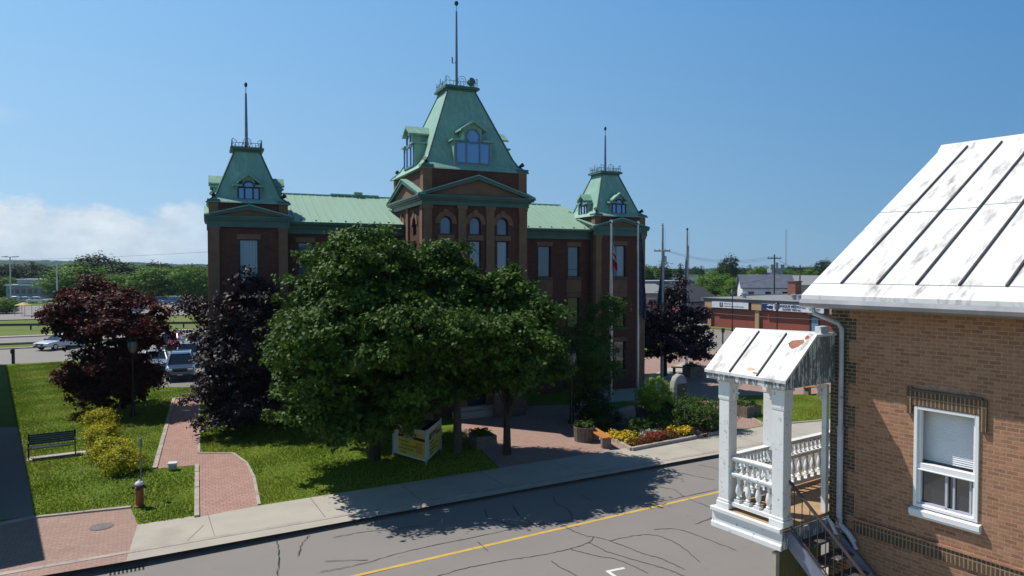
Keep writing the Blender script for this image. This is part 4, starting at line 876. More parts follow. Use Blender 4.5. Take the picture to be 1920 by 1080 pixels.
# notice board by the entrance
nb = thing('notice_board', 'large white notice board standing beside the shaded hall entrance', 'notice board', (-.1, 34.5, .13), R(22))
MB().box(-.80, .80, -.05, .05, 1.15, 1.98).build('board', mat('notice_board_white', (.55, .58, .58), rough=.4), nb); MB().box(-.85, .85, -.03, .07, -.05, 1.14).build('base', M['stone_sill'], nb)
for x in (-.5, -.1): MB().box(x - .12, x + .18, -.06, -.052, 1.35, 1.6).build('notice', M['frame_dark'], nb)
MB().box(.5, .65, -.06, -.052, 1.3, 1.8).build('notice', M['sign_grey'], nb)

# ------------------------------------------------------------------ the brick house on the right
house = thing('brick_house', 'tan brick house with white tin roof and corner balcony at the right edge', 'house', (5.80, 12.61, 0), R(34.1))
m = MB(); WN = (-2.46, -1.50, 3.60, 5.26)
wallface(m, (0, 0, 0), (0, 1, 0), (-1, 0, 0), -10.5, -.02, 0, 6.86, [(WN[0], WN[1], WN[2], WN[3])], dep=.34)
wallface(m, (0, -.02, 0), (1, 0, 0), (0, 1, 0), 0, 9.4, 0, 6.86, [(1.2, 2.2, 3.1, 5.2), (4, 5, 3.9, 5.4)], dep=.12)
wallface(m, (9.4, 0, 0), (0, 1, 0), (1, 0, 0), -10.5, -.02, 0, 6.86, []); wallface(m, (0, -10.5, 0), (1, 0, 0), (0, -1, 0), 0, 9.4, 0, 6.86, [])
m.ext([(0, -.02, 6.86), (9.4, -.02, 6.86), (4.7, -.02, 10.0)], (0, -.2, 0)); m.ext([(0, -10.5, 6.86), (9.4, -10.5, 6.86), (4.7, -10.5, 10.0)], (0, .2, 0))
m.build('wall', M['house_brick'], house)
MB().box(1.2, 2.2, -.16, -.1, 3.1, 5.2).build('door', M['white_paint'], house); MB().box(4, 5, -.16, -.1, 3.9, 5.4).build('window', M['pane_dull'], house)
# string course and lintel in dark soldier bricks
MB().box(-.025, .02, -10.45, -.50, 2.84, 3.06).build('string_course', M['soldier'], house)
MB().box(-.045, .02, -10.45, -.50, 3.06, 3.10).build('string_course_ledge', M['house_brick'], house)
m = MB(); m.box(-.04, .02, -2.48, -1.46, 5.27, 5.50); m.box(-.05, .02, -2.56, -2.48, 5.02, 5.50); m.box(-.05, .02, -1.46, -1.39, 5.12, 5.56); li = m.build('lintel', M['soldier'], house)
m = MB(); m.box(-.055, .02, -2.50, -1.42, 5.50, 5.54); m.build('lintel_cap', M['stone_sill'], li)
m = MB(); m.poly([(-.006, -1.55, 5.545), (-.006, -2.35, 5.545), (-.006, -2.28, 5.60), (-.006, -2.05, 5.64), (-.006, -1.72, 5.63), (-.006, -1.58, 5.60)]); m.build('mortar_smear', M['mortar_smear'], li)
# window: casing, blind, sliding lower lights
ww = MB()
def yb(mm, y0, y1, z0, z1, x0, x1): mm.box(x0, x1, y0, y1, z0, z1)
y0, y1, z0, z1 = WN; fw = .055
yb(ww, y0, y0 + fw, z0, z1, -.03, .10); yb(ww, y1 - fw, y1, z0, z1, -.03, .10); yb(ww, y0 + fw, y1 - fw, z1 - fw, z1, -.03, .10); yb(ww, y0 + fw, y1 - fw, z0, z0 + fw, -.028, .10)
wo_ = ww.build('window', M['white_vinyl'], house, bevel=.006)
m = MB(); yb(m, y0 + fw, y1 - fw, 4.24, 4.33, .0, .10); yb(m, y0 + fw, y0 + fw + .04, z0 + fw, z1 - fw, .02, .09); yb(m, y1 - fw - .04, y1 - fw, z0 + fw, z1 - fw, .02, .09); yb(m, y0 + fw, y1 - fw, 4.215, 4.238, -.02, .08); m.build('sash', M['white_vinyl'], wo_, bevel=.004)
m = MB(); yb(m, -2.0, -1.965, z0 + fw, 4.21, .03, .08); yb(m, -2.10, -2.07, z0 + fw, 4.21, .05, .09); yb(m, y0 + .12, y0 + .15, z0 + fw, 4.21, .045, .09); yb(m, y0 + .1, y1 - .1, z0 + fw, z0 + fw + .03, .03, .09); m.build('sash_bar', M['pipe'], wo_)
m = MB(); m.poly([(.085, y0, z0), (.085, y1, z0), (.085, y1, 4.24), (.085, y0, 4.24)]); m.build('pane', M['pane_dark'], wo_, fix=False)
m = MB(); zz = 4.34
while zz < z1 - fw: m.hexa([(.235, y0 + .0, zz), (.235, y1 - .0, zz), (.248, y1 - .0, zz + .036), (.248, y0 + .0, zz + .036), (.232, y0 + .0, zz + .003), (.232, y1 - .0, zz + .003), (.245, y1 - .0, zz + .038), (.245, y0 + .0, zz + .038)]); zz += .034
m.build('blind', M['white_vinyl'], wo_)
m = MB(); m.poly([(.27, y0, 4.2), (.27, y1, 4.2), (.27, y1, z1), (.27, y0, z1)]); m.build('blind_shadow_board', M['siding_grey'], wo_, fix=False)
m = MB(); m.ext([(.1, y0 - .05, z0), (-.09, y0 - .05, z0 - .03), (-.09, y0 - .05, z0 - .12), (-.06, y0 - .05, z0 - .12), (-.06, y0 - .05, z0 - .16), (.0, y0 - .05, z0 - .16), (.0, y0 - .05, z0 - .06), (.1, y0 - .05, z0 - .06)], (0, y1 - y0 + .09, 0)); m.build('sill', M['white_vinyl'], wo_, bevel=.005)
# roof
EX, EZH, SX, RZH = -.50, 7.04, 4.70, 10.20; sl = (RZH - EZH) / (SX - EX); F0, F1 = .26, -10.8
m = MB(); m.ext([(EX, F0, EZH), (SX, F0, RZH), (9.9, F0, EZH), (9.9, F0, EZH - .07), (SX, F0, RZH - .08), (EX, F0, EZH - .07)], (0, F1 - F0, 0)); hr = m.build('roof', M['tin'], house)
nx, nz = -sl / math.hypot(1, sl), 1 / math.hypot(1, sl)
def onroof(x, off=0): return (x + nx * off, EZH + (x - EX) * sl + nz * off)
m = MB()
for k in range(17):
    y = -.30 - .635 * k; a = onroof(-.17); b = onroof(SX - .12); a2 = onroof(-.17, .035); b2 = onroof(SX - .12, .035); w_ = .017; w2 = .012
    jj = random.uniform(-.01, .01)
    m.hexa([(a[0], y - w_, a[1]), (b[0], y - w_ + jj, b[1]), (b[0], y + w_ + jj, b[1]), (a[0], y + w_, a[1]), (a2[0], y - w2, a2[1]), (b2[0], y - w2 + jj, b2[1]), (b2[0], y + w2 + jj, b2[1]), (a2[0], y + w2, a2[1])])
m.build('standing_seam', M['seam'], hr)
m = MB()
for x, ya, yb2 in ((-.17, F0, F1), (2.05, -.30, -.94), (2.12, F0, -.30), (2.08, -.94, -1.57), (2.16, -1.57, -2.84), (2.1, -2.84, -6)):
    a = onroof(x, .001); b = onroof(x + .012, .007); m.hexa([(a[0], ya, a[1]), (a[0], yb2, a[1]), (b[0], yb2, b[1] - .004), (b[0], ya, b[1] - .004), (a[0], ya, a[1] + .007), (a[0], yb2, a[1] + .007), (b[0], yb2, b[1]), (b[0], ya, b[1])])
m.build('sheet_lap', M['siding_grey'], hr)
m = MB(); a = onroof(SX - .16, .002); m.ext([(a[0], F0 + .02, a[1]), (SX, F0 + .02, RZH + .06), (2 * SX - a[0], F0 + .02, a[1]), (2 * SX - a[0], F0 + .02, a[1] - .02), (SX, F0 + .02, RZH + .02), (a[0], F0 + .02, a[1] - .02)], (0, F1 - F0 - .04, 0)); m.build('ridge_cap', M['tin'], hr)
m = MB(); m.box(-.46, -.42, -10.7, F0 - .03, 6.84, 6.965); m.box(-.42, .0, -10.7, F0 - .03, 6.862, 6.90); m.box(-.05, 9.6, -.02, F0 - .03, 6.865, 6.93); m.build('fascia', M['siding_grey'], house)
m = MB(); pr = [(-.46, .13), (-.57, .13), (-.60, .06), (-.58, .0), (-.53, -.03), (-.47, -.02), (-.46, 0), (-.475, .0), (-.53, -.015), (-.565, .01), (-.585, .06), (-.56, .115), (-.46, .12)]
m.ext([(x, F0 - .02, 6.84 + q) for x, q in pr], (0, F1 - F0 + .04, 0)); m.build('gutter', M['gutter'], house)
m = MB(); m.tube([(-.50, .05, 6.84), (-.48, .02, 6.72), (-.16, -.23, 6.55), (-.085, -.27, 6.44), (-.085, -.27, 5.2)], .042, 10); m.tube([(-.085, -.27, 4.66), (-.085, -.27, 5.25)], .042, 10)
m.tube([(-.088, -.27, 4.70), (-.088, -.27, 3.05), (-.09, -.30, 2.92), (-.095, -.46, 2.80), (-.10, -.55, 2.70), (-.10, -.58, 2.58)], .052, 10); m.build('downspout', M['pipe'], house, smooth=True)
MB().tube([(-.09, -.34, 4.66), (-.09, -.20, 4.66)], .03, 6).build('pipe_bracket', M['gutter'], house)
# corner balcony
bal = MB().box(-1.449, 7.5, .0, 1.379, 2.98, 3.05).build('balcony', M['deck'], house)
m = MB()
m.ext([(-1.53, -.06, 3.06), (-1.53, -.06, 2.985), (-1.47, -.06, 2.96), (-1.47, -.06, 2.78), (-1.50, -.06, 2.76), (-1.50, -.06, 2.67), (-1.45, -.06, 2.67), (-1.45, -.06, 3.06)], (0, 1.50, 0))
m.box(-1.449, 7.5, 1.38, 1.44, 2.67, 3.05); m.build('skirt_board', M['white_paint'], bal, bevel=.008)
m = MB(); m.box(-1.449, -.0, -.06, -.001, 2.68, 2.975); m.build('end_board', M['peeled'], bal)
def post(x, y, half=False):
    m = MB(); a = .115; x0, x1 = (x - a, x + a); y0_, y1_ = y - a, y + a
    if half: x0, x1 = x - .05, x + .05
    m.box(x0, x1, y0_, y1_, 3.05, 5.06); m.box(x0 - .03, x1 + .03, y0_ - .03, y1_ + .03, 3.051, 3.17); m.box(x0 - .015, x1 + .015, y0_ - .015, y1_ + .015, 3.17, 3.22)
    m.hexa([(x0, y0_, 5.06), (x1, y0_, 5.06), (x1, y1_, 5.06), (x0, y1_, 5.06), (x0 - .014, y0_ - .014, 5.10), (x1 + .014, y0_ - .014, 5.10), (x1 + .014, y1_ + .014, 5.10), (x0 - .014, y1_ + .014, 5.10)])
    m.box(x0 - .014, x1 + .014, y0_ - .014, y1_ + .014, 5.10, 5.40); m.box(x0 - .035, x1 + .035, y0_ - .035, y1_ + .035, 5.40, 5.44); return m.build('post', M['white_paint'], bal, bevel=.008)
PX = -1.30
post(PX, 1.22); post(PX, .08); post(.02, 1.22); m = MB(); m.box(-.09, -.004, .0, .09, 3.05, 5.40); m.build('post', M['white_paint'], bal)
def baluster(x, y, z0, z1, r):
    h = z1 - z0; pr = [(.9, 0), (.9, .12), (.55, .14), (.55, .18), (.80, .20), (.45, .26), (.70, .34), (.92, .46), (.78, .60), (.42, .80), (.38, .84), (.62, .86), (.62, .89), (.45, .9), (.45, 1)]
    m = MB(); sq = pr[:2]; m.box(x - r * .95, x + r * .95, y - r * .95, y + r * .95, z0, z0 + h * .13); m.lathe(x, y, [(r * a, z0 + h * b) for a, b in pr[2:]], 10); return m
def railing(p, q, nfat, nthin):
    p, q = Vector(p), Vector(q); d = q - p; ln = d.length; ux = d.normalized(); n = Vector((-ux.y, ux.x))
    def rail(z0, z1, w_):
        a, b = p + n * w_, p - n * w_; MB().ext([(a.x, a.y, z0), (b.x, b.y, z0), ((b + d).x, (b + d).y, z0), ((a + d).x, (a + d).y, z0)], (0, 0, z1 - z0)).build('rail', M['white_paint'], bal, bevel=.006)
    rail(3.12, 3.20, .075); rail(3.66, 3.70, .06); rail(3.70, 3.745, .085); rail(3.96, 4.00, .055); rail(4.00, 4.035, .07)
    for i in range(nfat): c = p + d * ((i + .5) / nfat); baluster(c.x, c.y, 3.20, 3.66, .062).build('baluster', M['white_paint'], bal, smooth=True)
    for i in range(nthin): c = p + d * ((i + .5) / nthin); baluster(c.x, c.y, 3.745, 3.96, .036).build('small_baluster', M['white_paint'], bal, smooth=True)
railing((PX, .22), (PX, 1.08), 4, 7); railing((PX + .13, 1.22), (-.12, 1.22), 6, 10); railing((.16, 1.22), (3.4, 1.22), 14, 22)
# balcony roof
pe = (-1.56, 5.62); pk = (-.66, 6.36); ya, yb_ = -.16, 1.56
m = MB(); m.ext([(pe[0], ya, pe[1]), (pk[0], ya, pk[1]), (2.0, ya + .3, 5.9), (2.0, ya + .3, 5.86), (pk[0], ya, pk[1] - .05), (pe[0], ya, pe[1] - .05)], (0, yb_ - ya, 0))
m = MB(); m.hexa([(pe[0], ya, pe[1] - .05), (pk[0], ya, pk[1] - .05), (pk[0], yb_, pk[1] - .05), (pe[0], yb_, pe[1] - .05), (pe[0], ya, pe[1]), (pk[0], ya, pk[1]), (pk[0], yb_, pk[1]), (pe[0], yb_, pe[1])])
m.hexa([(pk[0], .10, pk[1] - .05), (4.5, .10, 5.90), (4.5, yb_, 5.90), (pk[0] + .003, yb_, pk[1] - .05), (pk[0], .10, pk[1]), (4.5, .10, 5.95), (4.5, yb_, 5.95), (pk[0] + .003, yb_, pk[1])])
br_ = m.build('balcony_roof', M['tin'], bal)
m = MB(); sr = (pk[1] - pe[1]) / (pk[0] - pe[0])
for y in (1.0, .42):
    m.hexa([(pe[0] + .01, y - .011, pe[1] + .008), (pk[0] - .04, y - .014, pk[1] - .033), (pk[0] - .04, y + .014, pk[1] - .033), (pe[0] + .01, y + .014, pe[1] + .008), (pe[0] + .0, y - .010, pe[1] + .035), (pk[0] - .05, y - .010, pk[1] - .005), (pk[0] - .05, y + .010, pk[1] - .005), (pe[0] + .0, y + .010, pe[1] + .035)])
m.build('roof_seam', M['seam'], br_)
def rz(x): return pe[1] + (x - pe[0]) * sr
m = MB(); pts = [(-.82, .22), (-.78, .02), (-.84, -.02), (-.93, .04), (-.98, .12), (-.94, .20), (-.88, .26)]; m.poly([(x, y, rz(x) + .004) for x, y in pts]); m.build('rust_patch', M['rust'], br_, fix=False)
rr_ = random.Random(5)
for (cx_, cy_, ax, ay, mt_) in ((-.74, -.02, .05, .05, 'rust'), (-1.44, .62, .035, .09, 'rust_pale'), (-1.50, .50, .02, .05, 'rust'), (-1.0, .55, .10, .02, 'scuff'), (-.92, 1.12, .13, .03, 'scuff'), (-1.2, 1.0, .10, .018, 'scuff'), (-1.45, 1.3, .05, .05, 'scuff'), (-1.35, .1, .08, .015, 'scuff'), (-.75, .52, .04, .05, 'scuff')):
    MB().poly([(cx_ + ax * math.cos(a_) * rr_.uniform(.5, 1.1), cy_ + ay * math.sin(a_) * rr_.uniform(.5, 1.1), 0) for a_ in np.linspace(0, 6.0, 14)]).build('wear_patch', M[mt_], br_, fix=False)
    for v_ in br_.children[-1].data.vertices: v_.co.z = rz(v_.co.x) + .005
m = MB(); m.box(pe[0] + .02, pe[0] + .06, ya + .03, yb_ - .02, 5.46, 5.575); m.build('weathered_fascia', M['peeled'], br_)
m = MB(); m.box(-1.42, -1.20, -.04, 1.36, 5.44, 5.565); m.box(-1.199, 3.6, 1.14, 1.34, 5.44, 5.60); m.build('beam', M['white_paint'], br_, bevel=.006)
m = MB(); m.ext([(pe[0] + .06, -.10, 5.46), (pe[0] + .06, -.10, rz(pe[0] + .06) - .052), (pk[0], -.10, pk[1] - .053), (-.01, -.10, pk[1] - .053), (-.01, -.10, 5.46)], (0, .06, 0)); gb = m.build('gable_boards', M['peeled'], br_)
m = MB(); x = -1.40
while x < -.02:
    top_ = min(rz(x) - .06, pk[1] - .06); m.box(x, x + .008, -.106, -.099, 5.47, top_); x += .115
m.build('board_joint', M['joint'], gb)
m = MB(); m.box(pk[0] - .02, .0, -.13, .02, pk[1] - .052, pk[1] - .01); m.build('gable_coping', M['tin'], br_)
m = MB(); m.box(-.32, -.08, -.02, .10, 6.352, 6.47); m.build('junction_box', M['sign_white'], house)
def bracket(x, y, dx, dy):
    m = MB(); P_ = lambda s, zz: (x + dx * s, y + dy * s, zz)
    m.tube([P_(.02 + .10 * (1 - math.cos(t_)), 5.40 - .18 * math.sin(t_)) for t_ in np.linspace(0, 1.57, 6)], .022, 6)
    m.tube([P_(.05 + .045 * math.cos(t_), 5.33 + .045 * math.sin(t_)) for t_ in np.linspace(0, 5, 10)], .018, 6); m.tube([P_(.03 + .03 * math.cos(t_), 5.18 + .03 * math.sin(t_)) for t_ in np.linspace(0, 5, 8)], .016, 6)
    m.tube([P_(.0, 5.10), P_(.03, 5.2), P_(.10, 5.32), P_(.17, 5.40)], .02, 6); m.build('scroll_bracket', M['white_paint'], bal, smooth=True)
bracket(PX + .12, 1.22, 1, 0); bracket(PX, 1.22 - .12, 0, -1); bracket(-.10, .10, -1, 0); bracket(-.12, 1.22, -1, 0); bracket(PX, .2, 0, 1)
# screen of olive boards under the balcony
m = MB(); x = -1.36
while x < -.05: m.box(x, x + .105, .10, .13, 0, 2.62); x += .11
sc_ = m.build('under_balcony_screen', M['boards_olive'], bal)
m = MB(); m.box(-1.46, -1.365, .06, .14, 0, 2.6); m.build('screen_post', M['siding_beige'], sc_)
# stairs
stairs = thing('balcony_staircase', 'dark steel staircase descending from the white balcony along the brick wall', 'staircase', (5.80, 12.61, 0), R(34.1))
n = 12; rise, run = .232, .268
for i in range(n):
    zt = 2.98 - rise * (i + 1); yt = -.06 - run * (i + 1)
    m = MB().box(-1.20, -.16, yt, yt + run + .02, zt - .04, zt); m.build('tread', M['tread'], stairs)
m = MB(); s2 = rise / run
for x in (-1.26, -.13): m.ext([(x, -.05, 3.0), (x, -.05 - n * run, 3.0 - n * rise), (x, -.05 - n * run, 2.66 - n * rise), (x, -.05, 2.66)], (.05, 0, 0))
m.build('stringer', M['stringer'], stairs)
m = MB(); m.tube([(-1.23, .0, 3.86), (-1.23, -n * run, 3.86 - n * rise)], .028, 8); m.build('handrail', M['steel_brown'], stairs, smooth=True)
m = MB(); m.tube([(-1.23, -.06, 3.06), (-1.23, -n * run, 3.06 - n * rise)], .015, 6); m.build('lower_rail', M['steel_brown'], stairs)
for i in range(22):
    y = -.13 - i * .145; MB().tube([(-1.23, y, 3.06 + y * s2), (-1.23, y, 3.84 + y * s2)], .009, 5).build('stair_baluster', M['steel_brown'], stairs)

# building out of frame on the left, whose shadow falls over the lawn
nb_ = thing('rendered_building', 'plain rendered building beyond the left edge whose shadow lies on the lawn', 'building', (-15.75, 19.15, .13), math.atan2(35.1, -26.5) - math.pi / 2)
MB().box(-14, 0, 0, 45, 0, 5.9).build('wall', M['shadow_house'], nb_); MB().box(-14.2, .05, -.05, 45.1, 5.9, 6.05).build('roof', M['roof_grey'], nb_)

# ------------------------------------------------------------------ street furniture in front
def lamp_post(label, loc, h=4.1, s=1.0):
    t = thing('street_lamp', label, 'street lamp', loc, group='old style street lamps')
    m = MB().lathe(0, 0, [(.16, 0), (.16, .12), (.11, .2), (.09, .7), (.06, .8), (.055, h - .95), (.09, h - .9), (.06, h - .82)], 10); m.build('post', M['black'], t, smooth=True)
    m = MB().lathe(0, 0, [(.10, h - .80), (.19, h - .62), (.23, h - .40), (.20, h - .22)], 12); m.build('globe', M['lamp_glass'], t, smooth=True)
    m = MB().lathe(0, 0, [(.24, h - .23), (.22, h - .16), (.12, h - .08), (.03, h - .04), (.03, h + .06)], 12); m.lathe(0, 0, [(.11, h - .86), (.11, h - .80)], 10)
    for k in range(4):
        a = k * math.pi / 2; m.tube([(.10 * math.cos(a), .10 * math.sin(a), h - .82), (.26 * math.cos(a), .26 * math.sin(a), h - .55), (.24 * math.cos(a), .24 * math.sin(a), h - .22)], .012, 4)
    m.build('lamp_cap', M['black'], t, smooth=True); return t
lamp_post('black lantern street lamp in front of the red-leaved tree', at(249, 700, 34.5).xy.to_3d() + Vector((0, 0, .13)), 4.0)
lamp_post('black lantern street lamp in deep shade beside the hall front', Vector((*at(1072, 700, 33.0).xy, .13)), 3.6)
lamp_post('black lantern street lamp in front of the left white clinic sign', Vector((*at(1373, 600, 84).xy, .0)), 5.1)
lamp_post('black lantern street lamp below the clinic name sign', Vector((*at(1457, 600, 66.0).xy, .0)), 4.4)

h = thing('fire_hydrant', 'rusty red fire hydrant with white cap on the lawn', 'hydrant', gp(262, 950) , R(20))
MB().lathe(0, 0, [(.15, 0), (.15, .05), (.115, .06), (.115, .56), (.14, .57), (.14, .62), (.12, .63), (.12, .70)], 14).build('barrel', M['hyd_red'], h, smooth=True)
MB().lathe(0, 0, [(.13, .70), (.13, .73), (.10, .78), (.04, .81), (.025, .84)], 14).build('cap', M['white_vinyl'], h, smooth=True)
for a, r in ((0, .055), (math.pi, .055), (-math.pi / 2, .075)):
    c, s = math.cos(a), math.sin(a); MB().tube([(c * .1, s * .1, .62), (c * .20, s * .20, .62)], r, 10).build('nozzle', M['black'], h)
p = thing('marker_post', 'thin grey marker post with small plate standing behind the hydrant', 'post', gp(265, 932), 0)
MB().tube([(0, 0, 0), (0, 0, 1.95)], .022, 6).build('post', M['post_grey'], p); MB().box(-.025, .025, -.09, .09, 1.62, 1.93).build('plate', M['post_grey'], p, rotz=R(20))
b = thing('utility_stub', 'short grey concrete block with white top at the bend of the brick path', 'bollard', gp(324, 881), R(15))
MB().box(-.13, .13, -.11, .11, 0, .22).build('block', M['steel_dark'], b, bevel=.02); MB().box(-.16, .16, -.14, .14, .22, .28).build('cap', M['sign_white'], b, bevel=.01)
# park bench on slab
a_, b_ = gp(52, 862), gp(143, 851); ang = math.atan2(b_.y - a_.y, b_.x - a_.x); bl = (b_ - a_).length
pb = thing('park_bench', 'dark slatted park bench on a concrete strip on the left lawn', 'bench', (a_ + b_) / 2, ang)
m = MB(); m.box(-bl / 2 - .02, bl / 2 + .35, -.32, .28, .0, .035); m.build('slab', M['concrete'], pb)
m = MB(); [m.box(-bl / 2, bl / 2, -.24 + i * .085, -.17 + i * .085, .43, .46) for i in range(5)]; m.build('seat', M['bench_green'], pb)
m = MB(); [m.ext([(-bl / 2, .20 + i * .022, .52 + i * .078), (-bl / 2, .225 + i * .022, .52 + i * .078), (-bl / 2, .243 + i * .022, .588 + i * .078), (-bl / 2, .218 + i * .022, .588 + i * .078)], (bl, 0, 0)) for i in range(5)]; m.build('backrest', M['bench_green'], pb)
for x in (-bl / 2 + .03, bl / 2 - .03):
    m = MB(); m.tube([(x, -.22, .03), (x, -.22, .66), (x, .18, .66)], .025, 6); m.tube([(x, .16, .03), (x, .19, .5), (x, .31, .95)], .025, 6); m.tube([(x, -.22, .41), (x, .18, .41)], .02, 6); m.build('leg', M['bench_green'], pb)
# three-sided banner
A_, B_, C_ = gp(737, 848, .25).xy, gp(799, 866, .25).xy, gp(827, 839, .25).xy
bn = thing('triangular_banner', 'white and yellow three-sided advertising banner in the maple shade', 'banner', (*B_, .13), 0)
def panel(P0, P1, nm, lead):
    P0, P1 = Vector(P0) - B_, Vector(P1) - B_; d = P1 - P0; L_ = d.length; e = d.normalized(); n_ = Vector((e.y, -e.x)); 
    o = MB(); o.ext([(P0.x, P0.y, .12), (P1.x, P1.y, .12), (P1.x, P1.y, 1.28), (P0.x, P0.y, 1.28)], (-n_.x * .02, -n_.y * .02, 0)); po = o.build('panel', M['banner'], bn)
    def q(u0, u1, z0, z1, k, mt, name):
        a = P0 + e * (u0 * L_) + n_ * k; b = P0 + e * (u1 * L_) + n_ * k; MB().poly([(a.x, a.y, z0), (b.x, b.y, z0), (b.x, b.y, z1), (a.x, a.y, z1)]).build(name, M[mt], po, fix=False)
    rz_ = math.atan2(e.y, e.x)
    def tx(s, u, zz, size, mt, xs=1.0, bold=.004):
        c = P0 + e * (u * L_) + n_ * .012; text(s, size, M[mt], po, (c.x, c.y, zz), (math.pi / 2, 0, rz_), xs=xs, bold=bold, align='LEFT')
    q(.17, .97, .18, 1.12, .004, 'ban_yellow', 'printed_field'); q(.17, .97, .84, .95, .007, 'ban_navy', 'printed_band'); q(.70, .90, .35, .75, .007, 'ban_orange', 'printed_patch') if lead else None
    tx('Smetha Fatmen Fel', .19, 1.02, .16, 'ban_navy', .95 * L_ / 2.2); tx('Dave Cartrier', .33, .895, .12, 'banner', 1.0 * L_ / 2.2)
    for i, s in enumerate(('la marche du jour', 'rendez-vous au parc municipal', 'tous les samedis de la saison', 'bienvenue')): tx(s, .20 + .05 * (i % 2), .70 - .14 * i, .085, 'ban_olive', 1.0 * L_ / 2.2, .001)
panel(A_, B_, 'a', True); panel(B_, C_, 'b', False)
m = MB()
for q in (A_ - B_, B_ - B_, C_ - B_): m.tube([(q.x, q.y, -.05), (q.x, q.y, 1.33)], .03, 6)
m.build('frame', M['pipe'], bn)
m = MB(); dx = (C_ - A_); m.ext([((A_ - B_).x, (A_ - B_).y + .03, .12), ((C_ - B_).x, (C_ - B_).y + .03, .12), ((C_ - B_).x, (C_ - B_).y + .03, 1.28), ((A_ - B_).x, (A_ - B_).y + .03, 1.28)], (0, .02, 0)); m.build('panel', M['ban_navy'], bn)

# planters, plank benches, stones
def octo_planter(label, loc, r=.42, hh=.62):
    t = thing('octagonal_planter', label, 'planter', loc)
    m = MB()
    for k in range(16):
        a0, a1 = 2 * math.pi * (k + .06) / 16, 2 * math.pi * (k + .94) / 16
        m.hexa([(r * math.cos(a0), r * math.sin(a0), 0), (r * math.cos(a1), r * math.sin(a1), 0), ((r - .04) * math.cos(a1), (r - .04) * math.sin(a1), 0), ((r - .04) * math.cos(a0), (r - .04) * math.sin(a0), 0)] + [(x * 1.08, y * 1.08, hh) for x, y in ((r * math.cos(a0), r * math.sin(a0)), (r * math.cos(a1), r * math.sin(a1)), ((r - .04) * math.cos(a1), (r - .04) * math.sin(a1)), ((r - .04) * math.cos(a0), (r - .04) * math.sin(a0)))])
    m.build('staves', M['planter_wood'], t); MB().lathe(0, 0, [(r * .98, .02), (r * 1.02, hh - .08)], 16).build('soil', M['soil'], t)
    cloud('foliage', M['leaf_mid'], t, [(0, 0, hh + .08, r * .9, r * .9, .18)], 16, 40, .12, .09, zmin=hh - .05); return t
octo_planter('round wooden stave planter at the inner end of the orange bench', gp(1095, 826))
def plank_bench(label, p, q, ends='concrete'):
    d = q - p; t = thing('plank_bench', label, 'bench', (p + q) / 2, math.atan2(d.y, d.x)); L_ = d.length
    for i in range(4): MB().box(-L_ / 2, L_ / 2, -.22 + i * .112, -.12 + i * .112, .42, .475).build('plank', M['orange_wood'], t, bevel=.006)
    for x in (-L_ / 2 + .12, L_ / 2 - .32): MB().box(x, x + .2, -.2, .2, 0, .419).build('leg', M['pink_granite'], t, bevel=.01)
    return t
plank_bench('orange plank bench with stone legs beside the flower bed', gp(1110, 823), gp(1140, 842))
plank_bench('orange plank bench half in shade left of the entrance plaza', gp(886, 822), gp(915, 828))
plank_bench('orange plank bench behind the standing stone under the purple tree', gp(1258, 700), gp(1288, 701))
plank_bench('orange plank bench at the right side of the plaza near the street', gp(1508, 740), gp(1550, 737))
plank_bench('low orange plank bench right of the square plaza planter', gp(1312, 697), gp(1340, 706))
def box_planter(label, loc, w_, hh, rz_):
    t = thing('square_planter', label, 'planter', loc, rz_)
    m = MB()
    for i in range(3):
        a, b = i * hh / 3 + .004, (i + 1) * hh / 3 - .004; m.box(-w_ / 2, w_ / 2, -w_ / 2, -w_ / 2 + .06, a, b); m.box(-w_ / 2, w_ / 2, w_ / 2 - .06, w_ / 2, a, b); m.box(-w_ / 2, -w_ / 2 + .06, -w_ / 2 + .061, w_ / 2 - .061, a, b); m.box(w_ / 2 - .06, w_ / 2, -w_ / 2 + .061, w_ / 2 - .061, a, b)
    m.build('timber_sides', M['planter_wood'], t); MB().box(-w_ / 2 + .06, w_ / 2 - .06, -w_ / 2 + .06, w_ / 2 - .06, .02, hh - .08).build('soil', M['soil'], t)
    cloud('foliage', M['leaf_mid'], t, [(0, 0, hh + .05, w_ * .42, w_ * .42, .2)], 20, 40, .14, .09, zmin=hh - .05)
box_planter('low timber planter on the side lawn edge', gp(1396, 778), 1.15, .55, R(35)); box_planter('square timber planter behind the standing stone on the plaza', gp(1298, 706), .95, .75, R(20))
box_planter('dark timber planter with flowers left of the entrance plaza', gp(905, 836), .9, .5, R(25))
def stone(name, label, loc, pts, th, rz_, m_):
    t = thing(name, label, 'monument stone', loc, rz_); n_ = len(pts); rs = []
    rnd = random.Random(len(label))
    for k, (s_, dy) in enumerate(((.90, -th / 2 - .02), (1.0, -th / 2 + .04), (1.03, 0), (1.0, th / 2 - .05), (.9, th / 2))):
        cx = sum(p[0] for p in pts) / n_; cz = sum(p[1] for p in pts) / n_
        rs.append([((cx + (x - cx) * s_) + rnd.uniform(-.02, .02), dy + rnd.uniform(-.01, .01), max(-.1, cz + (zz - cz) * s_ + rnd.uniform(-.02, .02))) for x, zz in pts])
    MB().rings(rs).build('stone', m_, t, smooth=True, bevel=.02); return t
sm = stone('standing_stone', 'tall pale rounded granite stone with a dark inscribed plaque', gp(1272, 770), [(-.38, -.1), (-.45, .5), (-.46, 1.1), (-.42, 1.5), (-.28, 1.8), (-.05, 1.92), (.2, 1.86), (.37, 1.6), (.43, 1.1), (.42, .5), (.4, -.1)], .42, R(28), M['granite'])
MB().box(-.28, .34, -.252, -.235, .45, 1.45).build('plaque', M['granite_dark'], sm)
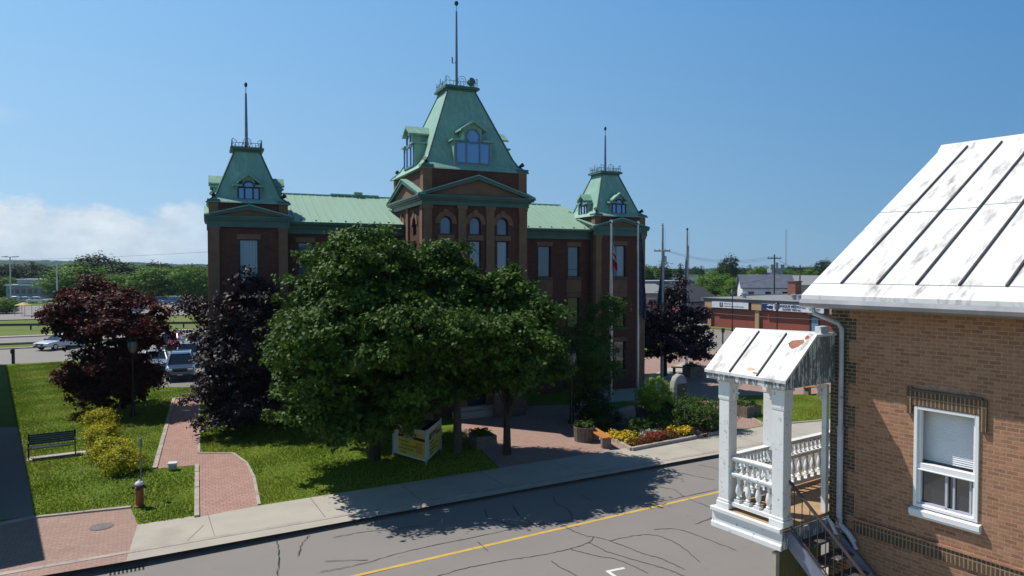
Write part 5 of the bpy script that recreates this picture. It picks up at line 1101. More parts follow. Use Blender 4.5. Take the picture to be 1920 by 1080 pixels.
stone('low_stone', 'low wide rough boulder with a flat dark face in the flower bed', gp(1166, 796), [(-.68, -.1), (-.72, .3), (-.66, .66), (-.5, .72), (-.1, .74), (.3, .82), (.62, .86), (.7, .6), (.72, .2), (.68, -.1)], .35, R(26), M['pink_granite'])

# flagpoles with limp flags
def flagpole(label, base, h, r, mt, ball, flag=None, flabel=''):
    t = thing('flagpole', label, 'flagpole', base); MB().lathe(0, 0, [(r * 2.6, 0), (r * 2.6, .05), (r, .06), (r * .95, h * .5), (r * .55, h)], 10).build('pole', M[mt], t, smooth=True)
    if ball: MB().lathe(0, 0, [(.01, h), (.07, h + .04), (.10, h + .12), (.07, h + .2), (.01, h + .23)], 10).build('ball', M['chrome'], t, smooth=True)
    else: MB().lathe(0, 0, [(.02, h - .1), (.08, h - .04), (.08, h + .08), (.02, h + .10)], 8).build('cap', M['iron'], t, smooth=True)
    MB().tube([(r + .03, 0, 1.2), (r + .05, 0, h - .15)], .008, 4).build('halyard', M['post_grey'], t)
    if flag:
        # limp cloth: hoist down the pole, folds gathered below
        z1, z0, wd, cols = flag
        f = thing('flag', flabel, 'flag', base); cx_ = 0
        nseg = 22; rows = []
        for i in range(nseg + 1):
            tt = i / nseg; zz = base.z * 0 + h + z1 + (z0 - z1) * tt; wv = wd * (.25 + .75 * min(1, tt * 1.6)) * (1 + .12 * math.sin(tt * 9))
            row = []
            for k in range(9):
                u = k / 8; x = r + .01 + wv * u; y = .09 * math.sin(u * 9 + tt * 3) * (.4 + u); row.append((x, y, zz - .10 * u - .25 * u * tt))
            rows.append(row)
        parts = {}
        for i in range(nseg):
            c = cols(i / nseg)
            parts.setdefault(c, MB())
            for k in range(8): parts[c].poly([rows[i][k], rows[i][k + 1], rows[i + 1][k + 1], rows[i + 1][k]])
        for c, m_ in parts.items():
            oo = m_.build('cloth', M[c], f, smooth=True, fix=False); sd_ = oo.modifiers.new('thick', 'SOLIDIFY'); sd_.thickness = .006
    return t
P1, P2, P3, P4 = gp(1145, 752), gp(1195, 735), gp(1241, 708), gp(1287, 684)
hp = lambda P_, py: at(0, py, P_.y).z - .13
flagpole('silver flagpole nearest the hall, flying the red and white flag', P1, hp(P1, 419), .105, 'steel', True, (-1.2, -2.35, .20, lambda t_: 'flag_white' if t_ < .36 else ('flag_red' if t_ < .5 else ('flag_white' if t_ < .60 else 'flag_red'))), 'limp red and white flag on the nearest flagpole')
flagpole('silver flagpole second from the hall, against the right corner tower', P2, hp(P2, 421), .10, 'steel', True, (-.5, -5.4, .34, lambda t_: 'flag_navy'), 'long limp dark navy flag on the second flagpole')
flagpole('grey flagpole third from the hall, topped with a silver ball', P3, hp(P3, 425), .115, 'steel_dark', True, (-1.6, -5.6, -.46, lambda t_: 'flag_grey' if t_ < .45 else 'flag_navy'), 'limp blue and pale flag on the third flagpole')
flagpole('grey flagpole farthest from the hall, without a ball', P4, hp(P4, 430), .115, 'steel_dark', False, (-1.2, -5.6, -.44, lambda t_: 'flag_grey' if t_ < .7 else 'flag_navy'), 'limp pale blue grey flag on the farthest flagpole')

# ------------------------------------------------------------------ cars
def car(name, label, loc, rz_, body, kind='sedan', white_plate=True):
    """car pointing along local +x"""
    t = thing(name, label, 'car', loc, rz_)
    H_ = dict(sedan=(.86, 1.42), suv=(1.02, 1.74), van=(1.05, 1.78), hatch=(.9, 1.48))[kind]; zb, zt = H_; L_, W_ = (4.5, .88)
    if kind == 'suv': prof = [(2.18, .38), (2.25, .70), (2.10, .93), (1.0, zb), (-2.1, zb), (-2.25, .8), (-2.2, .38)]; cab = (1.05, -2.1, .35, -1.9)
    elif kind == 'van': prof = [(2.2, .36), (2.3, .62), (2.1, .9), (1.3, zb), (-2.2, zb), (-2.3, .8), (-2.25, .36)]; cab = (1.45, -2.2, .55, -2.0)
    elif kind == 'hatch': prof = [(1.95, .34), (2.05, .55), (1.9, .76), (.95, zb), (-1.85, zb), (-2.0, .7), (-1.95, .34)]; cab = (1.0, -1.85, .25, -1.4)
    else: prof = [(2.15, .32), (2.27, .52), (2.12, .72), (.95, zb), (-1.5, zb + .02), (-2.15, .84), (-2.28, .6), (-2.2, .32)]; cab = (.98, -1.6, .15, -.95)
    m = MB(); k = [(.80, 0, .0), (.96, 0, .0), (1.0, 0, 0), (1.0, 0, 0), (.96, 0, 0), (.80, 0, 0)]
    ys = [-W_, -W_ * .93, -W_ * .6, W_ * .6, W_ * .93, W_]
    rs = []
    for (sc_x, _, _), y in zip([(.93, 0, 0), (.985, 0, 0), (1, 0, 0), (1, 0, 0), (.985, 0, 0), (.93, 0, 0)], ys):
        edge = abs(y) > W_ * .95; rs.append([(x * sc_x, y, (zz - .06 if edge and zz > .6 else zz)) for x, zz in prof])
    m.rings(rs); bo = m.build('body', M[body], t, smooth=True, bevel=.03, seg=2)
    f0, r0, f1, r1 = cab; wb, wt = W_ * .9, W_ * .70; zt2 = zt - .05
    MB().hexa([(f0, -wb, zb - .03), (r0, -wb, zb - .03), (r0, wb, zb - .03), (f0, wb, zb - .03), (f1, -wt, zt2), (r1, -wt, zt2), (r1, wt, zt2), (f1, wt, zt2)]).build('glazing', M['car_glass'], t)
    m = MB(); m.hexa([(f1 + .05, -wt - .02, zt2 - .02), (r1 - .04, -wt - .02, zt2 - .02), (r1 - .04, wt + .02, zt2 - .02), (f1 + .05, wt + .02, zt2 - .02), (f1 - .1, -wt + .06, zt), (r1 + .1, -wt + .06, zt), (r1 + .1, wt - .06, zt), (f1 - .1, wt - .06, zt)])
    for sy in (-1, 1):
        for (xa, xb) in ((f0 + .01, f1 + .03), (r0 - .01, r1 - .02)): m.tube([(xa, sy * (wb + .005), zb - .02), (xb, sy * (wt + .005), zt2)], .04, 5)
        xm = (f0 + r0) / 2 - .1; m.tube([(xm, sy * (wb + .005), zb - .02), (xm - .05, sy * (wt + .005), zt2)], .035, 5)
    m.build('roof', M[body], t, smooth=True)
    for sx in (1.38, -1.38):
        for sy in (-1, 1):
            wh = MB(); yy = sy * (W_ - .10)
            T_ = [(.0, -.11), (.26, -.11), (.33, -.08), (.33, .08), (.26, .11), (0, .11)]
            rr = [[(sx + r_ * math.cos(2 * math.pi * q / 14), yy + o_, .33 + r_ * math.sin(2 * math.pi * q / 14)) for q in range(14)] for r_, o_ in T_[1:5]]
            w_o = wh.rings(rr).build('wheel', M['tyre'], t, smooth=True)
            rim = MB(); rr = [[(sx + r_ * math.cos(2 * math.pi * q / 12), yy + sy * o_, .33 + r_ * math.sin(2 * math.pi * q / 12)) for q in range(12)] for r_, o_ in ((.2, .115), (.18, .125), (.05, .118))]; rim.rings(rr).build('rim', M['steel'], w_o)
    fx = prof[1][0]
    for sy in (-1, 1):
        MB().box(fx - .24, fx - .01, sy * .62 - .17, sy * .62 + .17, prof[1][1] + .02, prof[1][1] + .17).build('headlight', M['head_glass'], t, bevel=.03)
        MB().box(-fx + .0, -fx + .10, sy * .66 - .14, sy * .66 + .14, .72, .9).build('tail_light', M['tail_red'], t)
        MB().box(f0 - .25, f0 - .05, sy * (W_ + .02) - (.0 if sy > 0 else .16), sy * (W_ + .02) + (.16 if sy > 0 else 0), zb + .0, zb + .14).build('wing_mirror', M['black'], t, bevel=.03)
    MB().box(fx - .07, fx + .012, -.42, .42, prof[1][1] - .02, prof[1][1] + .14).build('grille', M['black'], t); MB().box(fx - .12, fx + .02, -.7, .7, .34, .44).build('lower_intake', M['black'], t)
    if white_plate: MB().box(fx + .0, fx + .028, -.16, .16, .44, .54).build('number_plate', M['sign_white'], t)
    return t
M['car_blue'] = paint('car_blue', (.06, .12, .24)); M['car_silver'] = paint('car_silver', (.42, .45, .50), .5); M['car_red'] = paint('car_crimson', (.42, .03, .09)); M['car_white'] = paint('car_white', (.75, .76, .78), 0); M['car_dark'] = paint('car_dark', (.03, .035, .05)); M['car_grey'] = paint('car_grey', (.22, .24, .27))
fa = R(-90 + 24)   # facing the camera along the lane
car('parked_car', 'blue car parked nearest, seen between the two purple trees', (*(gp(338, 716, .012).xy + Vector((-.9, 2.0))), .012), fa, 'car_blue', 'suv')
car('parked_suv', 'silver car parked right behind the blue one', (*(gp(352, 690, .012).xy + Vector((-.9, 2.0))), .012), fa, 'car_silver', 'suv')
car('parked_car', 'white roofed vehicle third in the row behind the silver one', (*(gp(368, 664, .012).xy + Vector((-.9, 2.0))), .012), fa, 'car_white', 'van')
car('parked_car', 'pale grey car mostly hidden behind the red-leaved tree', (*gp(292, 692, .012).xy, .012), fa, 'car_silver', 'sedan')
car('crimson_car', 'crimson car turning on the back street between the purple trees', (*(gp(310, 655, .012).xy + Vector((0, 1.0))), .012), R(-75), 'car_red', 'sedan')
car('white_car', 'white sedan on the back street left of the red-leaved tree', (*(gp(94, 657, .012).xy + Vector((0, 1.6))), .012), R(-105), 'car_white', 'sedan')
far = [('parked_van', 'dark van parked at far left beside the yellow canopy', 212, 602, 'car_dark', 'van', 20), ('parked_car', 'pale blue car in front of the dark van in the far lot', 222, 608, 'car_silver', 'hatch', 25), ('parked_car', 'grey car second row of the far lot, behind the dark van', 243, 588, 'car_grey', 'suv', 18), ('parked_car', 'white car at the back of the group behind the red-leaved tree top', 250, 580, 'car_white', 'sedan', 18),
       ('parked_car', 'pale car parked in the distant row just right of the tall light pole', 32, 567, 'car_silver', 'sedan', 10), ('parked_car', 'dark grey car in the distant row below the grey building', 52, 568, 'car_grey', 'sedan', 10), ('parked_car', 'white car at the right end of the distant row', 72, 568, 'car_white', 'sedan', 10),
       ('parked_car', 'blue grey car in the distant lot left of the hall', 322, 571, 'car_blue', 'suv', -170), ('parked_car', 'dark pickup shaped car in the distant lot left of the hall', 292, 571, 'car_dark', 'suv', -165), ('parked_car', 'far black car beside the blue grey one near the hall', 342, 573, 'car_dark', 'sedan', -160),
       ('parked_car', 'white car seen through the plaza tree right of the hall', 1214, 602, 'car_white', 'van', 100), ('parked_car', 'maroon car glimpsed beyond the plaza tree', 1278, 612, 'car_dark', 'sedan', 95)]
for nm, lb, px, py, bd, kd, dg in far:
    q = gp(px, py, .012); car(nm, lb, q, R(dg), bd, kd, False)

# ------------------------------------------------------------------ left background
def pole_light(label, px, pyt, Y, hw):
    P_ = at(px, 600, Y); t = thing('parking_light_pole', label, 'light pole', (P_.x, Y, 0)); zt = at(px, pyt, Y).z
    MB().tube([(0, 0, 0), (0, 0, zt)], .17, 8, .12).build('pole', M['pole_white'], t); m = MB(); m.box(-hw, hw, -.08, .08, zt - .05, zt + .08); m.build('arm', M['pole_white'], t)
    for s in (-1, 1) if hw > 1 else (-1,): MB().box(s * hw - .5, s * hw + .5, -.35, .35, zt + .0, zt + .22).build('lamp_head', M['pole_white'], t, bevel=.05)
pole_light('tallest white parking light pole at the far left', 21, 482, 150, 1.2); pole_light('white parking light pole behind the left edge of the red-leaved tree', 108, 491, 139, .7)
t = thing('street_light', 'curved arm street light in front of the far trees left of the hall', 'street light', (*at(298, 600, 175).xy, 0)); MB().tube([(0, 0, 0), (0, 0, 6.6), (.4, 0, 7.0), (4.2, 0, 7.1)], .12, 6).build('mast', M['pole_white'], t); MB().box(3.8, 4.8, -.2, .2, 6.95, 7.15).build('lamp_head', M['pole_white'], t)
t = thing('utility_pole', 'plain slim pole among the far trees left of the hall', 'utility pole', (*at(294, 600, 180).xy, 0)); MB().tube([(0, 0, 0), (0, 0, at(294, 518, 180).z)], .14, 6).build('pole', M['wood_pole'], t)
# guard rails
def guard(label, a, b, zz=.62):
    P_, Q_ = Vector(a), Vector(b); d = Q_ - P_; L_ = d.length; t = thing('guard_rail', label, 'guard rail', (*P_, 0), math.atan2(d.y, d.x))
    MB().box(0, L_, -.06, .06, zz - .17, zz + .12).build('rail', M['rail_steel'], t); m = MB(); x = 1
    while x < L_: m.box(x - .08, x + .08, .065, .2, -.05, zz); x += 6
    m.build('posts', M['rail_steel'], t)
guard('long dark guard rail across the grass before the parking lot', gp(-60, 619, 0).xy, gp(420, 613, 0).xy); 
t = thing('marker_stake', 'short dark stake at the far edge of the left lawn', 'post', gp(25, 682)); MB().box(-.08, .08, -.08, .08, 0, 1.15).build('stake', M['wood_pole'], t); MB().box(-.14, .14, -.11, -.085, .8, 1.12).build('plate', M['rail_steel'], t)
# grey low building and yellow canopy in the lot
t = thing('grey_building', 'low blue grey building with a stepped roof among the far left trees', 'building', (*at(52, 560, 182).xy, 0), R(12))
MB().box(-5, 5, 0, 9, 0, 3.2).build('wall', M['stone_blue'], t); MB().box(-5.4, 5.4, -.4, 9.4, 3.2, 3.5).build('roof', M['pole_white'], t); MB().box(-3.2, 3, 2, 8, 3.5, 4.7).build('upper_storey', M['stone_blue'], t); MB().box(-3.4, 3.2, 1.6, 8.4, 4.7, 4.95).build('upper_roof', M['pole_white'], t)
for i in range(6): MB().box(-4.4 + i * 1.5, -3.5 + i * 1.5, -.06, .02, 1.2, 2.4).build('window', M['pane_dark'], t)
t = thing('canopy', 'small yellow canopy beside the dark van in the parking lot', 'canopy', (*gp(197, 604, 0).xy, 0)); MB().lathe(0, 0, [(2.0, 2.2), (2.0, 2.3), (.1, 2.9)], 4, True).build('roof', M['canvas_yellow'], t)
for x, y in ((-1.3, -1.3), (1.3, -1.3), (1.3, 1.3), (-1.3, 1.3)): MB().tube([(x, y, 0), (x, y, 2.25)], .06, 5).build('leg', M['siding_beige'], t)
t.location = (*gp(44, 592, 0).xy, 0); t.scale = (.62, .62, .75)

# far trees: three prototypes copied
def proto(mt, lobes, clumps, per, cr, leaf, th, tr):
    t = thing('far_tree', 'x', 'tree', (0, 0, 0), group='x'); trunk(t, th, tr, auto_limbs(lobes, 1), M['bark']); cloud('crown', M[mt], t, lobes, clumps, per, cr, leaf, gap=.4, up=.5); return t
rl = lambda n, R_, zc, rz2, s: [(random.uniform(-s, s), random.uniform(-s, s), zc + random.uniform(-.3, .3) * rz2, R_ * random.uniform(.5, .8), R_ * random.uniform(.5, .8), rz2 * random.uniform(.5, .8)) for _ in range(n)]
pr_round = proto('leaf_far', rl(8, 3.6, 4.3, 4.0, 1.9), 230, 44, .85, .36, 1.4, .25)
pr_round2 = proto('leaf_far', rl(9, 3.4, 4.3, 4.2, 1.8), 230, 44, .85, .36, 1.4, .25)
pr_dark = proto('leaf_far_dark', rl(9, 3.4, 4.5, 4.3, 1.7), 230, 44, .85, .36, 1.4, .25)
pr_con = proto('leaf_far_dark', [(0, 0, 2.0, 2.0, 2.0, 1.4), (0, 0, 3.8, 1.6, 1.6, 1.3), (0, 0, 5.4, 1.15, 1.15, 1.2), (0, 0, 7.0, .7, .7, 1.1), (0, 0, 8.2, .3, .3, .7)], 150, 30, .6, .34, 1.0, .2)
protos = {'r': pr_round, 's': pr_round2, 'd': pr_dark, 'c': pr_con}; used = set()
def ftree(kind, px, pyt, Y, wpx, label, group=None):
    """far tree whose top is seen at (px, pyt) from distance Y, wpx wide"""
    src = protos[kind]; zt = at(px, pyt, Y).z; base_h = 8.6 if kind == 'c' else 8.2; w0 = 4.2 if kind == 'c' else 8.0
    sz = zt / base_h; sx = wpx / FPX * Y / w0
    loc = (*at(px, 600, Y).xy, 0); rz_ = random.uniform(0, 6.28)
    o = dup(src, loc, rz_, label, (sx, sx, sz)) if kind in used else src
    if kind not in used: used.add(kind); o.location = loc; o.rotation_euler.z = rz_; o.scale = (sx, sx, sz); o['label'] = label
    if group: o['group'] = group
    elif 'group' in o: del o['group']
    return o
GL, GR = 'wooded belt behind the parking lot', 'town trees right of the hall'
ftree('s', 12, 558, 118, 46, 'small bushy green tree beside the tall light pole')
ftree('d', 205, 484, 175, 118, 'tallest dark tree of the belt left of the hall')
ftree('r', 138, 494, 165, 118, 'light green tree just right of the second parking light pole')
ftree('s', 285, 502, 158, 105, 'light green tree behind the curved street light')
ftree('r', 350, 499, 162, 105, 'light green tree touching the left corner of the hall')
ftree('c', 62, 493, 215, 44, 'tall dark conifer behind the grey building')
ORD = ['', 'first', 'second', 'third', 'fourth', 'fifth', 'sixth', 'seventh', 'eighth']; cl_ = {}
for k, px, top_, Y, w_ in sorted([('d', 40, 500, 210, 80), ('c', 88, 505, 200, 40), ('d', 100, 512, 205, 60), ('s', 5, 520, 190, 64), ('c', 20, 498, 230, 44), ('d', 165, 497, 200, 90), ('r', 245, 494, 200, 96), ('d', 275, 496, 220, 90), ('d', 325, 503, 210, 80), ('r', 385, 504, 175, 70), ('s', 225, 515, 160, 80), ('d', -20, 500, 200, 90), ('d', 120, 522, 172, 50), ('s', 395, 516, 168, 60)], key=lambda q: q[1]):
    cl_[k] = cl_.get(k, 0) + 1; ftree(k, px, top_, Y, w_, ORD[cl_[k]] + {'d': ' dark crown from the left in the wooded belt behind the parking lot', 'c': ' pointed dark conifer from the left in the parking lot tree belt', 's': ' low bushy green tree from the left behind the parking lot', 'r': ' rounded light green crown from the left in the belt beside the hall'}[k], GL)
ftree('d', 1362, 485, 210, 46, 'tall round dark green tree standing above the clinic roof')
ftree('r', 1330, 512, 165, 80, 'broad yellow-green tree behind the left part of the clinic roof')
ftree('s', 1378, 522, 150, 60, 'yellow-green bush crown left of the blue roofed house')
ftree('s', 1425, 499, 260, 55, 'light green tree behind the blue roofed house')
ftree('c', 1245, 492, 170, 50, 'dark spiky tree behind the third flagpole')
ftree('c', 1275, 497, 190, 26, 'small pointed conifer between the third and fourth flagpoles')
cl_ = {}
for k, px, top_, Y, w_ in sorted([('s', 1222, 498, 180, 60), ('d', 1208, 508, 150, 40), ('d', 1300, 505, 330, 40), ('c', 1315, 500, 260, 18), ('d', 1395, 505, 320, 50), ('c', 1405, 498, 280, 22), ('s', 1470, 505, 300, 60), ('d', 1500, 508, 330, 60), ('r', 1535, 500, 260, 60), ('d', 1555, 492, 260, 60), ('s', 1590, 490, 250, 70), ('d', 1255, 507, 350, 50), ('s', 1345, 506, 300, 50), ('c', 1478, 500, 340, 18), ('r', 1440, 540, 150, 34)], key=lambda q: q[1]):
    cl_[k] = cl_.get(k, 0) + 1; ftree(k, px, top_, Y, w_, ORD[cl_[k]] + {'d': ' dark rounded tree right of the hall, counted from the left', 'c': ' narrow conifer on the right skyline, counted from the left', 's': ' bushy green tree right of the hall, counted from the left', 'r': ' light green tree near the white tin roof, counted from the left'}[k], GR)
# distant woods on both sides, as masses
def woods(name, label, pts, mt, n, leaf, hh, seed):
    lobes = []
    for k in range(len(pts) - 1):
        a, b = Vector(pts[k]), Vector(pts[k + 1]); m_ = max(2, int((b - a).length / 9))
        for i in range(m_):
            p_ = a.lerp(b, i / m_); r_ = random.uniform(4.5, 7.5); lobes.append((p_.x, p_.y + random.uniform(-8, 8), hh * random.uniform(.35, .6), r_, r_, hh * random.uniform(.4, .6)))
    stuff(cloud(name, M[mt], None, lobes, n, 20, 1.6, 1.1, zmin=0, hole=.6), label, 'woods')
woods('distant_woods', 'unbroken dark wood far behind the parking lot', [at(-80, 560, 420).xy, at(430, 560, 420).xy], 'leaf_far_dark', 2200, 1.2, 9.5, 1)
woods('distant_woods', 'unbroken band of far trees behind the town houses', [at(1190, 560, 400).xy, at(1640, 560, 400).xy], 'leaf_far_dark', 1800, 1.2, 7.6, 2)

# hills on the horizon
m = MB(); prev = None; nx_ = 220; rnd = random.Random(3)
prof_px = [(-200, 484), (0, 487), (60, 487.5), (150, 490), (230, 492), (300, 493.5), (400, 497), (600, 500), (900, 501), (1200, 503), (1400, 503), (1600, 500), (2100, 498)]
def hz(px): 
    for (a, b), (c, d) in zip(prof_px, prof_px[1:]):
        if a <= px <= c: return b + (d - b) * (px - a) / (c - a)
cols_ = []
for i in range(nx_ + 1):
    px = -200 + 2300 * i / nx_; y = hz(px) + .8 * math.sin(px * .045) + .5 * math.sin(px * .11 + 1) + rnd.uniform(-.35, .35)
    cols_.append([(*at(px, 540, 1500).xy, -1.0), at(px, y + 5, 1900) , at(px, y, 2300), (*at(px, y, 2600).xy, -1.0)])
for i in range(nx_):
    for k in range(3): m.poly([cols_[i][k], cols_[i + 1][k], cols_[i + 1][k + 1], cols_[i][k + 1]])
struct(m.build('hills', M['hill'], smooth=True))

# ------------------------------------------------------------------ right background
CA = R(34.5); cl = thing('medical_clinic', 'long low red clinic with flat grey roof and white name signs', 'clinic', (26.2, 89.4, 0), CA)
m = MB().box(0, 18, -26, 1.0, 0, 3.35).build('wall', M['clinic_red'], cl)
MB().box(-.02, .06, -26, .98, 2.45, 3.34).build('upper_band', M['clinic_fascia'], cl)
m = MB(); m.box(-.36, 19, -27, 2.0, 3.42, 3.80); m.build('roof_edge', M['roof_grey'], cl); MB().box(-.6, 18.7, -26.7, 1.7, 3.80, 3.83).build('roof', M['gravel'], cl)
for y, w_ in ((-6.5, .55), (.7, .5), (-16.6, .55)):
    p_ = MB().box(-.25, .02, y - w_ / 2, y + w_ / 2, 0, 2.55).build('pilaster', M['tan_stone'], cl); MB().box(-.40, .02, y - w_ * 1.25, y + w_ * 1.25, 2.55, 3.40).build('pilaster_head', M['tan_stone'], cl)
MB().box(-.12, .02, -14.7, -13.1, 2.35, 3.0).build('door_head', M['tan_stone'], cl); d = MB().box(-.06, .02, -14.5, -13.3, 0, 2.3).build('door', M['frame_dark'], cl); MB().box(-.09, -.05, -14.4, -13.6, 0, 2.1).build('door_leaf', M['door_blue'], d)
def clsign(y0, y1, z0, z1):
    return MB().box(-.52, -.40, y0, y1, z0, z1).build('sign', M['sign_white'], cl)
s1 = clsign(-5.45, .05, 2.62, 3.40); s2_ = clsign(-15.3, -7.3, 2.62, 3.42)
RT = (math.pi / 2, 0, -math.pi / 2)
MB().box(-.535, -.521, -1.65, -1.15, 2.74, 3.28).build('sign_icon', M['black'], s1); text('f', .5, M['sign_white'], s1, (-.54, -1.42, 3.0), RT, 'icon_letter', .02)
text('Pharmacie', .26, M['sign_grey'], s1, (-.53, -1.85, 3.18), RT, align='LEFT'); text('Centre de Santé de Montmagny', .24, M['sign_grey'], s1, (-.53, -1.85, 2.86), RT, align='LEFT', xs=.95, bold=.004)
MB().box(-.534, -.521, -8.9, -7.32, 2.64, 3.40).build('sign_field', M['sign_navy'], s2_)
m = MB(); T = np.linspace(.7, 2 * math.pi - .5, 24)
ry = lambda a: (-.545, -8.55 - .62 * math.cos(a), 3.02 + .33 * math.sin(a)); ri = lambda a: (-.545, -8.62 - .50 * math.cos(a), 3.0 + .22 * math.sin(a))
for a0, a1 in zip(T, T[1:]): m.poly([ry(-a0 + math.pi), ry(-a1 + math.pi), ri(-a1 + math.pi), ri(-a0 + math.pi)])
m.build('emblem', M['sign_white'], s2_, fix=False)
text('CLINIQUE MÉDICALE', .40, M['sign_navy'], s2_, (-.55, -11.25, 3.20), RT, bold=.012, xs=.98); text('OLIVIER VIEN inc.', .32, M['sign_navy'], s2_, (-.55, -11.35, 2.83), RT, bold=.010, xs=1.0)
m = MB(); m.box(-.54, -.521, -14.9, -13.5, 3.0, 3.08); m.box(-.54, -.521, -14.8, -13.6, 2.86, 2.93); m.lathe(-.53, -14.2, [(.06, 3.15), (.06, 3.28)], 6); m.build('emblem_boat', M['sign_grey'], s2_)
for x, y in ((3, -2.2), (3.2, -9.2), (2.6, -10.4), (6, -16)): MB().lathe(x, y, [(.28, 3.83), (.28, 4.25), (.40, 4.3), (.40, 4.45), (.05, 4.55)], 8).build('roof_vent', M['steel_dark'], cl)
MB().box(-.6, -.5, -26, 1, 1.95, 2.0).build('cable_rail', M['wire'], cl) if 0 else None
struct(MB().ext([(*rot2(x, y, CA), 0) for x, y in ((-2.2, -26), (-.01, -26), (-.01, 3), (-2.2, 3))], (0, 0, .12)).build('clinic_verge', M['meadow'])).location = (26.2, 89.4, 0)
# tall stub sign post near road
t = thing('parking_stake', 'thin dark post on the pavement left of the balcony roof', 'post', (*gp(1355, 645, 0).xy, 0)); MB().box(-.06, .06, -.06, .06, 0, 1.6).build('stake', M['rail_steel'], t); MB().box(-.16, .16, -.09, -.065, 1.15, 1.6).build('plate', M['rail_steel'], t)
def gable_house(name, label, loc, rz_, w_, dp, hh, rh, wall, roof, chimney=None, wins=3, ov=.4):
    t = thing(name, label, 'house', loc, rz_); m = MB().box(-w_ / 2, w_ / 2, 0, dp, 0, hh); m.ext([(-w_ / 2, .0, hh), (-w_ / 2, dp, hh), (-w_ / 2, dp / 2, hh + rh)], (w_, 0, 0)); m.build('wall', M[wall], t)
    s = rh / (dp / 2); m = MB(); m.ext([(-w_ / 2 - ov, -ov, hh - ov * s + .05), (-w_ / 2 - ov, dp / 2, hh + rh + .05), (-w_ / 2 - ov, dp + ov, hh - ov * s + .05), (-w_ / 2 - ov, dp + ov, hh - ov * s + .2), (-w_ / 2 - ov, dp / 2, hh + rh + .22), (-w_ / 2 - ov, -ov, hh - ov * s + .2)], (w_ + 2 * ov, 0, 0)); r_ = m.build('roof', M[roof], t)
    for i in range(wins):
        x = -w_ / 2 + (i + .5) * w_ / wins; f_ = MB().box(x - .65, x + .65, -.06, .01, hh - 2.1, hh - .6).build('window', M['siding_white'], t); MB().box(x - .52, x + .52, -.09, -.061, hh - 1.95, hh - .75).build('pane', M['pane_dark'], f_)
    if chimney: MB().box(chimney - .4, chimney + .4, dp / 2 - .4, dp / 2 + .4, hh + rh - .8, hh + rh + 1.3).build('chimney', M['chimney'], r_)
    return t
gable_house('blue_roofed_house', 'white house with slate blue roof beside the utility pole', (*at(1440, 560, 135).xy, 0), R(-12), 9.5, 9, 3.9, 2.35, 'siding_white', 'shingle_blue')
t = gable_house('grey_house', 'grey house with dark gable behind the utility pole', (*at(1482, 560, 150).xy, 0), R(60), 9, 8, 3.8, 2.8, 'siding_grey', 'shingle_blue', wins=2)
gable_house('dark_roofed_house', 'house with a long black roof left of the clinic', (*at(1322, 590, 98).xy, 0), R(35), 6, 8, 3.0, 1.9, 'siding_grey', 'shingle_dark', wins=3)
gable_house('low_house', 'low house with grey green roof behind the brick chimney', (*at(1515, 560, 190).xy, 0), R(-10), 14, 10, 3.2, 2.4, 'siding_beige', 'siding_grey', wins=3)
gable_house('beige_house', 'beige house showing beside the right corner tower', (*at(1222, 590, 92).xy, 0), R(20), 4, 6, 4.3, 1.0, 'siding_beige', 'siding_grey', wins=1)
gable_house('red_roofed_house', 'small house with faded red roof behind the second flagpole', (*at(1232, 600, 84).xy, 0), R(20), 7, 5, 1.9, 1.2, 'siding_grey', 'roof_red', wins=2)
t = thing('white_building', 'white flat topped building seen between the flagpoles', 'building', (*at(1250, 590, 105).xy, 0), R(20)); MB().box(-4.5, 4.5, 0, 8, 0, 5.3).build('wall', M['siding_white'], t); MB().box(-4.8, 4.8, -.3, 8.3, 5.3, 5.75).build('roof', M['siding_grey'], t)
for x in (-2.6, 0, 2.4): MB().box(x - .4, x + .4, -.05, .01, 2.6, 4.2).build('window', M['pane_dark'], t)
t = thing('white_building', 'long pale building on the skyline left of the round dark tree', 'building', (*at(1290, 560, 300).xy, 0), 0); MB().box(-16, 12, 0, 10, 0, 4.5).build('wall', M['siding_white'], t); MB().box(-16.3, 12.3, -.3, 10.3, 4.5, 5).build('roof', M['siding_grey'], t)
t = thing('chimney_house', 'flat house with a red brick chimney left of the white tin roof', 'house', (*at(1508, 590, 62).xy, 0), R(34)); MB().box(-3, 10, 0, 8, 0, 3.5).build('wall', M['siding_grey'], t); MB().box(-3.2, 10.2, -.2, 8.2, 3.5, 3.7).build('roof', M['shingle_dark'], t); MB().box(-1.2, .25, .4, 1.6, 3.7, 5.7).build('chimney', M['chimney'], t); MB().box(-1.3, .35, .3, 1.7, 5.7, 5.85).build('chimney_cap', M['stone_sill'], t)
t.location = (*at(1505, 590, 98).xy, 0)
# church-like stub tower beside the pole
t = thing('stone_tower', 'small blue grey turreted tower behind the utility pole', 'tower', (*at(1457, 560, 230).xy, 0)); MB().box(-1.9, 1.9, 0, 4, 0, at(0, 503, 230).z).build('wall', M['stone_blue'], t)
for x in (-1.6, 1.6): MB().box(x - .6, x + .6, -.2, 1.2, at(0, 503, 230).z, at(0, 496, 230).z).build('turret', M['stone_blue'], t)
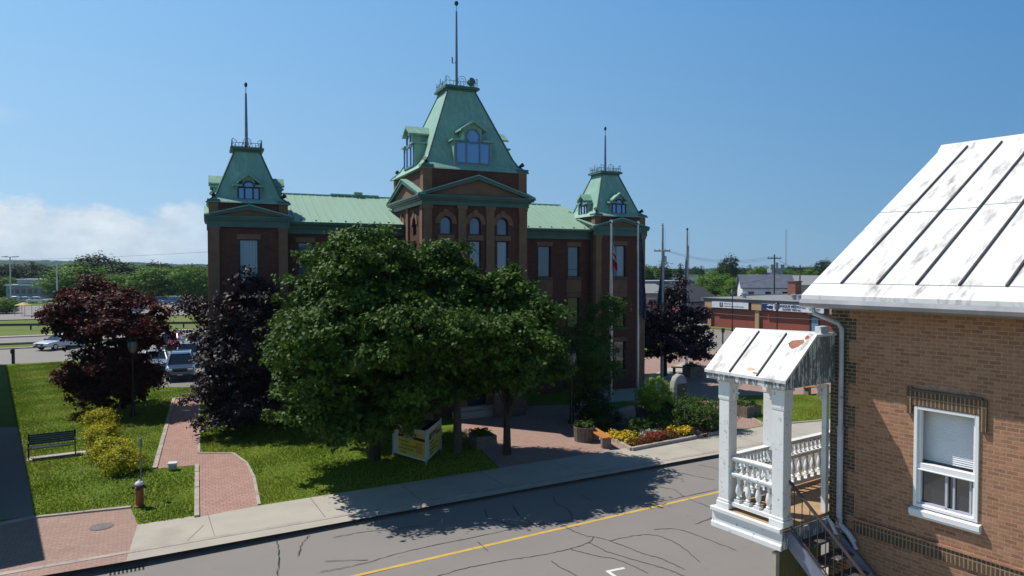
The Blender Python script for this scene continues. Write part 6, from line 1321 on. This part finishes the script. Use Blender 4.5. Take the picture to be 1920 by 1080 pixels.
# utility poles with crossarms, aerial mast and wires
poles = []
def upole(label, px, pyt, Y, tr_=True, r=.16):
    P_ = at(px, 600, Y); zt = at(px, pyt, Y).z; t = thing('utility_pole', label, 'utility pole', (P_.x, Y, 0)); MB().tube([(0, 0, 0), (0, 0, zt)], r, 7, r * .7).build('pole', M['wood_pole'], t)
    MB().box(-1.1, 1.1, -.06, .06, zt - .7, zt - .55).build('crossarm', M['wood_pole'], t)
    for x in (-1, -.4, .4, 1): MB().lathe(x, 0, [(.05, zt - .55), (.07, zt - .4), (.03, zt - .3)], 6).build('insulator', M['steel_dark'], t)
    if tr_: MB().lathe(.38, -.1, [(.2, zt - 2.2), (.22, zt - 2.1), (.22, zt - 1.4), (.1, zt - 1.3)], 8).build('transformer', M['steel_dark'], t)
    return Vector((P_.x, Y, zt - .4))
a = upole('tall utility pole beside the blue roofed house', 1451, 477, 112); b = upole('shorter utility pole right of the tower, above the brick chimney', 1499, 497, 130, False); c = upole('utility pole hidden behind the third flagpole', 1241, 462, 95)
t = thing('radio_mast', 'thin tall radio mast on the skyline', 'mast', (*at(1473, 560, 420).xy, 0)); zt = at(1473, 430, 420).z
m = MB(); 
for k in range(3): m.tube([(.45 * math.cos(2.09 * k), .45 * math.sin(2.09 * k), 0), (.45 * math.cos(2.09 * k), .45 * math.sin(2.09 * k), zt)], .07, 4)
for i in range(22): zz = zt * i / 22; m.tube([(.45, 0, zz), (-.22, .39, zz + zt / 44), (-.22, -.39, zz + zt / 22)], .04, 3)
m.build('lattice', M['steel_dark'], t)
def wire(label, p, q, sag, r=.02, offs=(0,)):
    m = MB()
    for o_ in offs: m.tube([Vector(p).lerp(Vector(q), s) + Vector((0, o_, -sag * 4 * s * (1 - s) + o_ * .3)) for s in np.linspace(0, 1, 14)], r, 4)
    tag(m.build('overhead_cable', M['wire'], smooth=True), label, 'cable')
wire('overhead cable from the tall utility pole leftwards past the flagpoles', a, c, 1.2, .012, (-.6, 0, .6)); wire('short overhead cable between the two right utility poles', a, b, .5, .014, (-.4, .4)); wire('overhead cable running right from the shorter utility pole', b, Vector((78, 150, 10)), .8, .014, (-.4, .4))
wire('low cable crossing in front of the blue roofed house', a - Vector((0, 0, 3.2)), Vector((18, 86, 6.0)), .9, .018)
wire('long cable across the sky above the left tree belt', at(-60, 486, 120), at(392, 472, 60), .3, .012)
wire('cable strung in front of the clinic wall', at(1325, 586, 70), at(1600, 602, 58), .1, .025)

# ------------------------------------------------------------------ air
hm = bpy.data.materials.new('haze_air'); hm.use_nodes = True; t_ = hm.node_tree; t_.nodes.clear()
pv = N(t_, 'ShaderNodeVolumePrincipled'); pv.inputs['Color'].default_value = (.62, .80, 1, 1); pv.inputs['Density'].default_value = .00011; pv.inputs['Anisotropy'].default_value = .2
om = N(t_, 'ShaderNodeOutputMaterial'); t_.links.new(pv.outputs[0], om.inputs['Volume'])
hz_ = MB().box(-5900, 5900, -390, 7400, -2.2, 62).build('haze', hm); stuff(hz_, 'thin blue summer haze over the distant hills and trees', 'haze')
